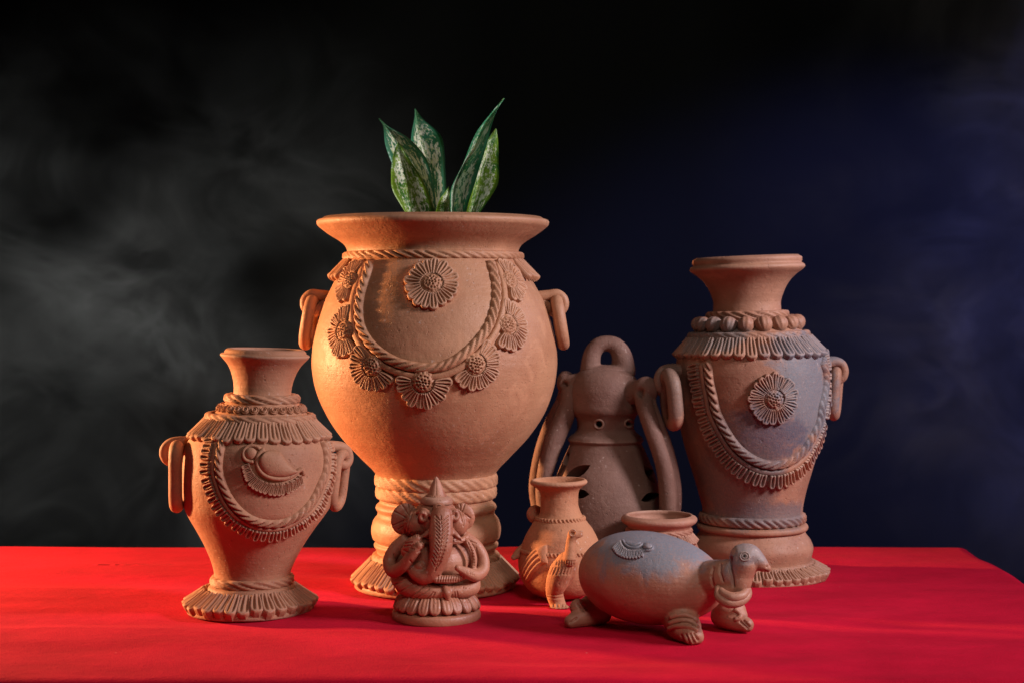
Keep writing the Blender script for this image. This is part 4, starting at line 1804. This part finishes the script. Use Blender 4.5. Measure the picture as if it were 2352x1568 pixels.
# ------------------------------------------------------------------ small round pot
def build_small():
    s = Surf(1514, 1.745, [
        (1514, 80, 1183), (1514, 86, 1186), (1514, 87.5, 1191), (1514, 85, 1197), (1514, 77, 1203), (1514, 72, 1208), (1514, 70, 1216),
        (1514, 72, 1224), (1514, 80, 1234), (1514, 86, 1246), (1514, 93, 1262), (1514, 97, 1280), (1514, 94, 1305), (1514, 82, 1328),
        (1514, 62, 1342), (1514, 55, 1345)], wob=0.005, seed=51)
    r = root('small_pot', 'small round open clay pot with a rope neck, half hidden behind the turtle', 'pot', s.loc)
    V, F = s.mesh(wall=0.006, nth=120, floor=0.008)
    obj('pot_body', V, F, M_small, r)
    rope_ring(s, r, M_small, 1217, 0.0040, 0.0042, 0.0105, 1.1, seed=52)
    skirt(s, r, M_small, 74, 1224, 90, 1242, 46, thick=0.0034, seed=53, name='neck_skirt')


build_small()


# ------------------------------------------------------------------ turtle
def build_turtle():
    C = P(1497, 1338, 1.525)
    C.z = max(C.z, 0.0505)
    loc = Vector((C.x, C.y, 0))
    r = root('clay_turtle', 'clay turtle pot with grey shell and pointed snout, front right on the red cloth', 'figurine', loc)
    yaw = math.radians(-28)
    R = Matrix.Rotation(yaw, 3, 'Z') @ Matrix.Rotation(math.radians(3), 3, 'Y')
    Q = lambda X, Y_, yy: P(*ZB(X, Y_), 1.525 + (yy - 1.525) * S)
    # egg body
    V, F = ellip((0, 0, 0), (1, 1, 1), nu=64, nv=40)
    E = []
    for v in V:
        x, y, z = v
        k = 1 - 0.10 * x
        p = Vector((x * 0.0965 * S, y * 0.0640 * k * S, z * 0.0575 * k * S))
        E.append(tuple(C + R @ p))
    E = np.array(E)
    parts = [(E, F)]
    # neck and head
    parts.append(tube([Q(1490, 800, 1.480), Q(1580, 790, 1.470), Q(1660, 770, 1.462)], [.0200, .0190, .0175], 20))
    parts.append(tube([Q(1640, 900, 1.462), Q(1740, 870, 1.455), Q(1770, 760, 1.455), Q(1800, 650, 1.455)], [.014, .0130, .0140, .0160], 20))
    parts.append(tube([Q(1800, 600, 1.455), Q(1860, 600, 1.455), Q(1940, 640, 1.453), Q(2010, 690, 1.452), Q(2030, 702, 1.452)],
                      [.0155, .0150, .0100, .0060, .0045], 20))
    # legs
    def grd(pts, rad, n=18):
        """keep the underside of a limb on the cloth"""
        out = []
        for p, q in zip(pts, rad):
            p = Vector(p)
            p.z = max(p.z, q * S * 0.88 + 0.0008)
            out.append(p)
        return tube(out, rad, n)
    parts.append(grd([Q(1150, 1180, 1.492), Q(1200, 1225, 1.480), Q(1235, 1290, 1.474)], [.018, .0195, .0165]))
    parts.append(grd([Q(1150, 1340, 1.478), Q(1225, 1395, 1.465), Q(1290, 1435, 1.452)], [.0120, .0125, .0095]))
    parts.append(grd([Q(1240, 1345, 1.474), Q(1300, 1390, 1.462), Q(1335, 1415, 1.454)], [.0110, .0110, .0085]))
    parts.append(grd([Q(1640, 1100, 1.535), Q(1705, 1135, 1.530), Q(1725, 1165, 1.528)], [.016, .0145, .0130]))
    parts.append(grd([Q(1600, 1245, 1.538), Q(1700, 1275, 1.525), Q(1825, 1305, 1.515)], [.0145, .0120, .0085]))
    parts.append(grd([Q(330, 1080, 1.560), Q(225, 1105, 1.552), Q(180, 1085, 1.548)], [.016, .0125, .0100]))
    parts.append(grd([Q(380, 1220, 1.556), Q(230, 1250, 1.545), Q(110, 1272, 1.535)], [.0155, .0120, .0080]))
    far = C + Vector((-0.01, 0.045, -0.024))
    parts.append(tube([far, far + Vector((-0.02, 0.015, -0.008)), far + Vector((-0.033, 0.024, -0.013))], [.017, .013, .008], 14))
    A, N_, F2 = remesh(parts, 0.0010, 6)
    A[:, 2] = np.where(A[:, 2] < 0.0006, 0.0006 + (A[:, 2] - 0.0006) * 0.05, A[:, 2])
    st = []
    # collar grooves, toes, nostril
    st += [(cv(ZB, [(1500, 700), (1482, 780), (1500, 870)]), 3.0, 0.0020),
           (cv(ZB, [(1572, 660), (1568, 740), (1598, 830)]), 2.4, 0.0024),
           (cv(ZB, [(1678, 600), (1665, 680), (1690, 780), (1702, 880)]), 2.8, 0.0028),
           ([ZB(2030, 688)], 2.4, 0.0022), (cv(ZB, [(2000, 720), (2030, 735)]), 1.4, 0.0012)]
    for a, b in (((1190, 1360), (1215, 1440)), ((1232, 1352), (1268, 1440)), ((1275, 1345), (1315, 1430)), ((1315, 1340), (1352, 1405)),
                 ((1770, 1225), (1840, 1290)), ((1800, 1215), (1855, 1275)), ((100, 1235), (160, 1190)), ((170, 1050), (225, 1120)), ((200, 1030), (255, 1100))):
        st.append((cv(ZB, [a, b]), 2.5, 0.0024))
    # scratches on the shell
    r_ = random.Random(8)
    for k in range(26):
        x, y = r_.uniform(600, 1400), r_.uniform(700, 1040)
        st.append((cv(ZB, [(x, y), (x + r_.uniform(20, 90), y + r_.uniform(-6, 10))]), 0.9, 0.00025))
    A = engrave(A, N_, st, hi=1.60)
    body = obj('turtle_body', A, F2, M_turtle, r)
    bv = bvh_of(A, F2)
    # eye
    h = bv.ray_cast(*ray(*ZB(1808, 582)))
    for rad, w in ((0.0042, 0.0010), (0.0022, 0.0008)):
        ring = []
        for a in np.linspace(0, 2 * math.pi, 14, endpoint=False):
            q = bv.find_nearest(h[0] + Vector((rad * math.cos(a), 0, rad * math.sin(a))))[0]
            ring.append(q)
        V, F = tube(ring, w, 8, closed=True, sub=2)
        obj('eye_ring', V, F, M_turtle, r)
    V, F = ellip(h[0], (0.0011, 0.0011, 0.0011))
    obj('pupil', V, F, plain_mat('dark_hole', (0.02, 0.012, 0.01)), r)
    # wrapped coils: two round the neck, three on the near leg, one on the far leg
    def coil(name, pix, w, h_, n=None):
        p = cast_path(bv, cv(ZB, pix))
        if len(p[0]) < 4:
            return
        V, F = strip(*p, w, dome_h(h_), 0.0015, 9, bvh=bv)
        obj(name, V, F, M_turtle, r)
    parts = [(Q(1545, 900, 1.452), Q(1560, 985, 1.442), Q(1650, 1040, 1.436), Q(1760, 1030, 1.438), Q(1832, 970, 1.445), Q(1838, 915, 1.455), Q(1800, 890, 1.468)),
             (Q(1570, 900, 1.455), Q(1600, 950, 1.442), Q(1680, 985, 1.436), Q(1770, 975, 1.438), Q(1825, 925, 1.448), Q(1820, 890, 1.46))]
    for k, p in enumerate(parts):
        V, F = tube(p, [.0035, .0048, .0054, .0052, .0047, .0042, .0035][:len(p)], 14, sub=6)
        obj('neck_coil', V, F, M_turtle, r)
    coil('leg_coil', [(1075, 1190), (1150, 1165), (1240, 1160), (1320, 1200), (1340, 1240)], 0.0030, 0.0034)
    coil('leg_coil', [(1065, 1245), (1150, 1215), (1250, 1215), (1330, 1255), (1350, 1290)], 0.0030, 0.0034)
    coil('leg_coil', [(1040, 1310), (1130, 1275), (1240, 1275), (1320, 1300), (1350, 1330)], 0.0030, 0.0034)
    coil('leg_coil', [(1700, 1100), (1740, 1120), (1780, 1150), (1770, 1200), (1700, 1205)], 0.0030, 0.0030)
    # small bird relief on the shell
    p = cast_path(bv, cv(ZB, [(640, 455), (690, 470), (750, 470), (800, 460)]), 16)
    V, F = strip(*p, 0.0040, dome_h(0.0026), 0.0007, 9, bvh=bv, wfun=lambda t: max(.1, math.sin(math.pi * min(1, t * .8 + .15))))
    part = obj('bird_relief', V, F, M_turtle, r)
    p = cast_path(bv, cv(ZB, [(612, 430), (620, 465), (660, 500), (730, 515), (790, 500), (812, 465)]))
    V, F = strip(*p, 0.0018, dome_h(0.0026), 0.001, 7, bvh=bv)
    obj('rim', V, F, M_turtle, part)
    h = bv.ray_cast(*ray(*ZB(862, 492)))
    V, F = ellip(h[0], (0.0060, 0.0050, 0.0038))
    obj('head', V, F, M_turtle, part)
    p = cast_path(bv, cv(ZB, [(815, 470), (860, 460), (915, 480), (925, 520), (880, 545), (830, 535)]))
    V, F = strip(*p, 0.0013, dome_h(0.0026), 0.001, 7, bvh=bv)
    obj('hood', V, F, M_turtle, part)
    a = cast_path(bv, cv(ZB, [(600, 440), (612, 480), (650, 520), (730, 535), (800, 525)]), 40)[0]
    b = cast_path(bv, cv(ZB, [(515, 520), (555, 575), (640, 615), (740, 620), (830, 590)]), 40)[0]
    nn = cast_path(bv, cv(ZB, [(600, 440), (612, 480), (650, 520), (730, 535), (800, 525)]), 40)[1]
    me = unit_mesh('tassel1', M_turtle, grooves=1, w0=0.6, tip=0.3, gd=0.4)
    for i in range(13):
        k = int((i + .5) / 13 * (len(a) - 1))
        k2 = int((i + .5) / 13 * (len(b) - 1))
        inst('tassel', me, petal_matrix(a[k], b[k2], nn[k], 0.0038 * S, 0.0030 * S), part)


build_turtle()


# ------------------------------------------------------------------ elephant-headed figurine
def build_figurine():
    Yc = 1.584
    c = P(*Z4(805, 1369), Yc)
    loc = Vector((c.x, Yc, 0))
    r = root('elephant_figurine', 'seated elephant-headed figure in a pointed hat, polished red clay, front centre before the largest urn', 'figurine', loc)
    k = 0.0001318
    def Q(X, Y_, d=0.0):
        return P(*Z4(X, Y_), Yc - d * S)
    # base disc
    V = []
    prof = [(0, 0.0), (0.0490, 0.0), (0.0504, 0.0010), (0.0508, 0.0040), (0.0500, 0.0080), (0.0460, 0.0108), (0, 0.0112)]
    n = 110
    th = np.linspace(0, 2 * np.pi, n, endpoint=False)
    pr = np.array(prof)
    t = np.arange(len(prof))
    ti = np.linspace(0, len(prof) - 1, 30)
    rr, zz = pchip(t, pr[:, 0], ti), pchip(t, pr[:, 1], ti)
    for a, b in zip(rr, zz):
        V.append(np.stack([loc.x + a * S * np.sin(th), loc.y - a * S * np.cos(th), np.full(n, b * S)], 1))
    base = obj('base', np.concatenate(V), gridf(len(rr), n, True), M_fig, r)
    # lotus cushion: low drum and 22 petals
    V = []
    for a, b in ((0.0, 0.009), (0.040, 0.009), (0.0415, 0.016), (0.038, 0.0235), (0.030, 0.0275), (0, 0.029)):
        V.append(np.stack([loc.x + a * S * np.sin(th), loc.y - a * S * np.cos(th), np.full(n, b * S)], 1))
    cush = obj('lotus_cushion', np.concatenate(V), gridf(6, n, True), M_fig, r)
    pu = petal_unit(grooves=2, nu=13, nv=13, w0=0.62, tip=0.3, gd=0.30)
    pv = pu[0].copy()
    # curve the petal over the rim of the cushion
    L_ = 0.026
    out = []
    for x, y, z in pv:
        ang = min(1.0, y) * 1.55
        rr_ = 0.0270 + 0.0195 * math.sin(ang)
        hz = 0.0295 - 0.0185 * (1 - math.cos(ang))
        no = Vector((0, -math.sin(ang * 0.9), math.cos(ang * 0.9)))
        p = Vector((x * 0.0150 * (0.75 + 0.25 * y), -rr_, hz)) + no * (z * 0.0036)
        out.append(tuple(p * S))
    me = mesh_of('lotus_petal', out, pu[1], M_fig)
    bm_fix(me)
    me.polygons.foreach_set('use_smooth', [True] * len(me.polygons))
    rd = random.Random(5)
    for i in range(21):
        o = link('lotus_petal', me, cush)
        o.matrix_local = Matrix.Rotation(2 * math.pi * i / 21 + rd.uniform(-.03, .03), 4, 'Z') @ Matrix.Translation((0, rd.uniform(-.0008, .0008), rd.uniform(-.0006, .0006)))
    # body
    parts = []
    R_ = lambda px: px * k
    parts.append(ellip(Q(800, 890, 0.004), (R_(285), 0.030, R_(215)), nu=32, nv=20))         # belly
    parts.append(ellip(Q(800, 700, -0.004), (R_(215), 0.021, R_(120)), nu=28, nv=16))        # chest
    parts.append(ellip(Q(805, 520, 0.004), (R_(205), 0.023, R_(175)), nu=32, nv=20))         # head
    parts.append(ellip(Q(800, 430, 0.002), (R_(170), 0.021, R_(90)), nu=28, nv=16))
    parts.append(ellip(Q(640, 545, 0.010), (R_(118), 0.015, R_(112))))                       # cheeks
    parts.append(ellip(Q(985, 550, 0.010), (R_(102), 0.015, R_(108))))
    parts.append(ellip(Q(805, 850, -0.002), (R_(385), 0.016, R_(200)), nu=32, nv=20))
    # ears
    parts.append(ellip(Q(530, 510, -0.002), (R_(122), 0.0048, R_(142)), Matrix.Rotation(math.radians(14), 3, 'Y')))
    parts.append(ellip(Q(1040, 485, -0.002), (R_(100), 0.0048, R_(118)), Matrix.Rotation(math.radians(-14), 3, 'Y')))
    parts.append(ellip(Q(590, 590, 0.002), (R_(90), 0.007, R_(80))))
    # trunk
    parts.append(tube([Q(850, 470, 0.026), Q(848, 560, 0.031), Q(845, 660, 0.035), Q(843, 760, 0.038), Q(825, 850, 0.038), Q(795, 930, 0.037),
                       Q(760, 990, 0.036), Q(690, 1010, 0.034), Q(620, 975, 0.031), Q(580, 930, 0.028)],
                      [R_(92), R_(100), R_(104), R_(98), R_(86), R_(74), R_(68), R_(66), R_(60), R_(44)], 20, flat=(Vector((0, 1, 0)), 0.85)))
    parts.append(ellip(Q(660, 925, 0.031), (R_(50), 0.006, R_(48))))
    # tusks
    parts.append(tube([Q(930, 610, 0.028), Q(985, 660, 0.031), Q(1020, 690, 0.032)], [R_(32), R_(26), R_(12)], 12))
    parts.append(tube([Q(760, 610, 0.030), Q(700, 650, 0.032), Q(670, 665, 0.032)], [R_(28), R_(20), R_(12)], 12))
    # arms
    parts.append(tube([Q(540, 690, 0.004), Q(440, 780, 0.006), Q(392, 880, 0.010), Q(425, 960, 0.020), Q(500, 930, 0.030), Q(570, 850, 0.036), Q(630, 775, 0.038)],
                      [R_(62), R_(60), R_(55), R_(60), R_(52), R_(48), R_(46)], 18))
    parts.append(tube([Q(555, 790, 0.026), Q(600, 720, 0.032), Q(640, 680, 0.034)], [R_(60), R_(62), R_(40)], 16))
    parts.append(ellip(Q(655, 745, 0.038), (R_(48), 0.006, R_(38)), Matrix.Rotation(math.radians(-40), 3, 'Y')))
    parts.append(tube([Q(1060, 670, 0.002), Q(1150, 750, 0.004), Q(1210, 850, 0.008), Q(1210, 950, 0.014), Q(1150, 1000, 0.024), Q(1070, 975, 0.034), Q(990, 935, 0.038)],
                      [R_(58), R_(58), R_(52), R_(54), R_(56), R_(46), R_(28)], 18))
    # legs folded, skirts of the garment
    parts.append(tube([Q(480, 1030, 0.006), Q(540, 1085, 0.018), Q(650, 1130, 0.026), Q(790, 1150, 0.031), Q(890, 1150, 0.032)],
                      [R_(75), R_(88), R_(80), R_(68), R_(48)], 20))
    parts.append(tube([Q(1115, 1040, 0.006), Q(1110, 1095, 0.015), Q(1050, 1130, 0.023), Q(960, 1140, 0.030), Q(890, 1130, 0.034)],
                      [R_(70), R_(78), R_(66), R_(52), R_(38)], 20))
    parts.append(tube([Q(880, 1105, 0.035), Q(898, 1155, 0.038), Q(905, 1205, 0.038)], [R_(26), R_(40), R_(22)], 14))
    parts.append(ellip(Q(800, 1095, 0.0), (R_(320), 0.026, R_(85)), nu=32))
    # forehead tablet, brows, eye bulges
    parts.append(ellip(Q(827, 410, 0.0235), (R_(56), 0.004, R_(42))))
    parts.append(tube([Q(640, 450, 0.021), Q(690, 430, 0.024), Q(740, 460, 0.027), Q(775, 490, 0.029)], [R_(16), R_(22), R_(22), R_(14)], 12))
    parts.append(tube([Q(1000, 445, 0.019), Q(950, 435, 0.023), Q(910, 450, 0.027)], [R_(16), R_(22), R_(20)], 12))
    parts.append(ellip(Q(690, 488, 0.0265), (R_(44), 0.0062, R_(54))))
    parts.append(ellip(Q(968, 480, 0.0255), (R_(42), 0.0062, R_(54))))
    # necklace, sash
    parts.append(tube([Q(930, 705, 0.026), Q(1000, 700, 0.022), Q(1065, 670, 0.014)], [R_(22), R_(26), R_(26)], 12))
    parts.append(tube([Q(1070, 700, 0.018), Q(1115, 780, 0.021), Q(1135, 860, 0.022), Q(1128, 940, 0.023)], [R_(24), R_(26), R_(26), R_(24)], 12))
    parts.append(tube([Q(800, 1035, 0.038), Q(900, 1035, 0.037), Q(1000, 1020, 0.033), Q(1065, 1000, 0.028)], [R_(34), R_(38), R_(36), R_(28)], 14))
    A, N_, F = remesh(parts, 0.00062, 4)
    G = lambda pts: cv(Z4, pts)
    st = [([Z4(686, 493)], 6.6, 0.0100), ([Z4(972, 474)], 6.6, 0.0100)]
    fine, dp = 1.35, 0.0015
    def L_s(lst, w=fine, d=dp):
        for q in lst:
            st.append((G(q), w, d))
    # ears
    L_s([[(560, 375), (572, 450)], [(502, 380), (552, 460)], [(435, 440), (545, 500)], [(425, 565), (540, 515)], [(470, 600), (545, 545)],
         [(625, 395), (575, 450), (545, 520), (532, 630)], [(640, 400), (590, 460), (562, 540), (555, 630)],
         [(1050, 378), (1030, 445)], [(1010, 378), (1016, 420)], [(1050, 460), (1100, 500)], [(1050, 490), (1085, 540)], [(985, 400), (1030, 450), (1050, 520), (1040, 570)],
         [(970, 400), (1015, 460), (1035, 540)]])
    # trunk midrib and ribs
    L_s([[(842, 480), (852, 600), (850, 680), (835, 800), (810, 900), (795, 960)]], 1.3, 0.0013)
    for i in range(13):
        t_ = i / 12
        x = np.interp(t_, [0, .4, .7, 1], [845, 850, 832, 800])
        y = 520 + 400 * t_
        L_s([[(x - 12, y), (x - 50 + 14 * t_, y - 42)], [(x + 14, y), (x + 62 - 18 * t_, y - 38)]], 1.7, 0.0014)
    # raised hand and bracelet
    for i in range(8):
        L_s([[(515 + i * 20, 680 - i * 3), (530 + i * 18, 640 - i * 3)]], 1.2, 0.0010)
    L_s([[(530, 720), (590, 712)], [(525, 745), (580, 742)], [(520, 780), (560, 800)], [(600, 735), (575, 765), (610, 770)], [(640, 800), (690, 770), (690, 730), (660, 705)],
         [(435, 815), (445, 860)], [(575, 870), (600, 900), (570, 945)], [(680, 905), (700, 935), (680, 960)]], 1.6, 0.0013)
    # garment lines on the legs
    L_s([[(440, 1078), (545, 1045)], [(470, 1155), (610, 1065)], [(560, 1210), (690, 1100)], [(620, 1212), (740, 1120)], [(715, 1215), (775, 1145)], [(762, 1210), (790, 1150)],
         [(965, 1145), (970, 1200)], [(985, 1140), (995, 1195)], [(1040, 1100), (1030, 1140), (1060, 1110)]], 1.4, 0.0013)
    # belt, sash dots, forearm rings
    for i in range(11):
        x = 815 + i * 22
        L_s([[(x + 8, 1005), (x, 1050)]], 1.6, 0.0012)
    for i in range(8):
        L_s([[(1098 + i * 4.5, 735 + i * 26), (1118 + i * 3, 733 + i * 26)]], 1.5, 0.0009)
    L_s([[(1090, 700), (1150, 720)], [(1078, 705), (1112, 790), (1118, 870), (1100, 935)], [(1150, 760), (1165, 850), (1150, 935)]], 1.3, 0.0012)
    L_s([[(1095, 950), (1100, 990)], [(1112, 955), (1118, 995)], [(1128, 960), (1132, 1000)]] , 1.1, 0.0009)
    L_s([[(1015 + i * 9, 925 + i * 5), (1010 + i * 9, 945 + i * 5)] for i in range(7)], 1.0, 0.0006)
    L_s([[(925, 715), (1000, 715), (1060, 705)]], 1.1, 0.0008)
    L_s([[(1030 + i * 9, 662), (1026 + i * 9, 690)] for i in range(4)], 1.0, 0.0006)
    # mouth shadow side
    L_s([[(945, 655), (985, 690), (1010, 692)]], 3.0, 0.0022)
    A = engrave(A, N_, st, facing=0.05, hi=Yc + 0.01)
    obj('figure_body', A, F, M_fig, r)
    # tablet ring, hat
    cc = Q(826, 407, 0.0275)
    V, F = tube([cc + S * Vector((0.0036 * math.cos(a), 0, 0.0031 * math.sin(a))) for a in np.linspace(0, 2 * math.pi, 14, endpoint=False)], 0.0006, 8, closed=True, sub=2)
    obj('forehead_ring', V, F, M_fig, r)
    hb = Q(805, 355, 0.003)
    V = []
    n = 60
    th = np.linspace(0, 2 * np.pi, n, endpoint=False)
    for a, b in ((0.0, -0.003), (0.0180, -0.003), (0.0186, -0.0005), (0.0178, 0.003), (0.0135, 0.0058), (0.0, 0.0070)):
        V.append(np.stack([hb.x + a * S * np.sin(th), hb.y - a * S * np.cos(th), np.full(n, hb.z + b * S)], 1))
    brim = obj('hat', np.concatenate(V), gridf(6, n, True), M_fig, r)
    V = []
    hc = 0.0238
    for i in range(16):
        q = i / 15
        a = 0.0100 * (1 - q) ** 0.85 + 0.0016 * math.sqrt(max(0, 1 - q ** 4))
        if i == 15:
            a = 0
        g = 1 - 0.10 * np.clip(1 - (np.abs(((th * 8 / (2 * np.pi)) + 0.5) % 1 - 0.5) / 0.10), 0, 1) * (0.1 < q < 0.92)
        V.append(np.stack([hb.x + a * S * g * np.sin(th), hb.y - a * S * g * np.cos(th), np.full(n, hb.z + (0.0045 + hc * q) * S)], 1))
    obj('hat_cone', np.concatenate(V), gridf(16, n, True), M_fig, brim)
    pb = [hb + S * Vector((0.0112 * math.sin(a), -0.0112 * math.cos(a), 0.0064)) for a in np.linspace(0, 2 * math.pi, 80, endpoint=False)]
    V, F = strip(pb, [Vector((math.sin(a), -math.cos(a), 0.3)).normalized() for a in np.linspace(0, 2 * math.pi, 80, endpoint=False)],
                 0.0012, rope_h(0.0009, 0.0024, 0.5, 0.8, 3), 0.0005, 7, closed=True)
    obj('hat_band', V, F, M_fig, brim)


build_figurine()
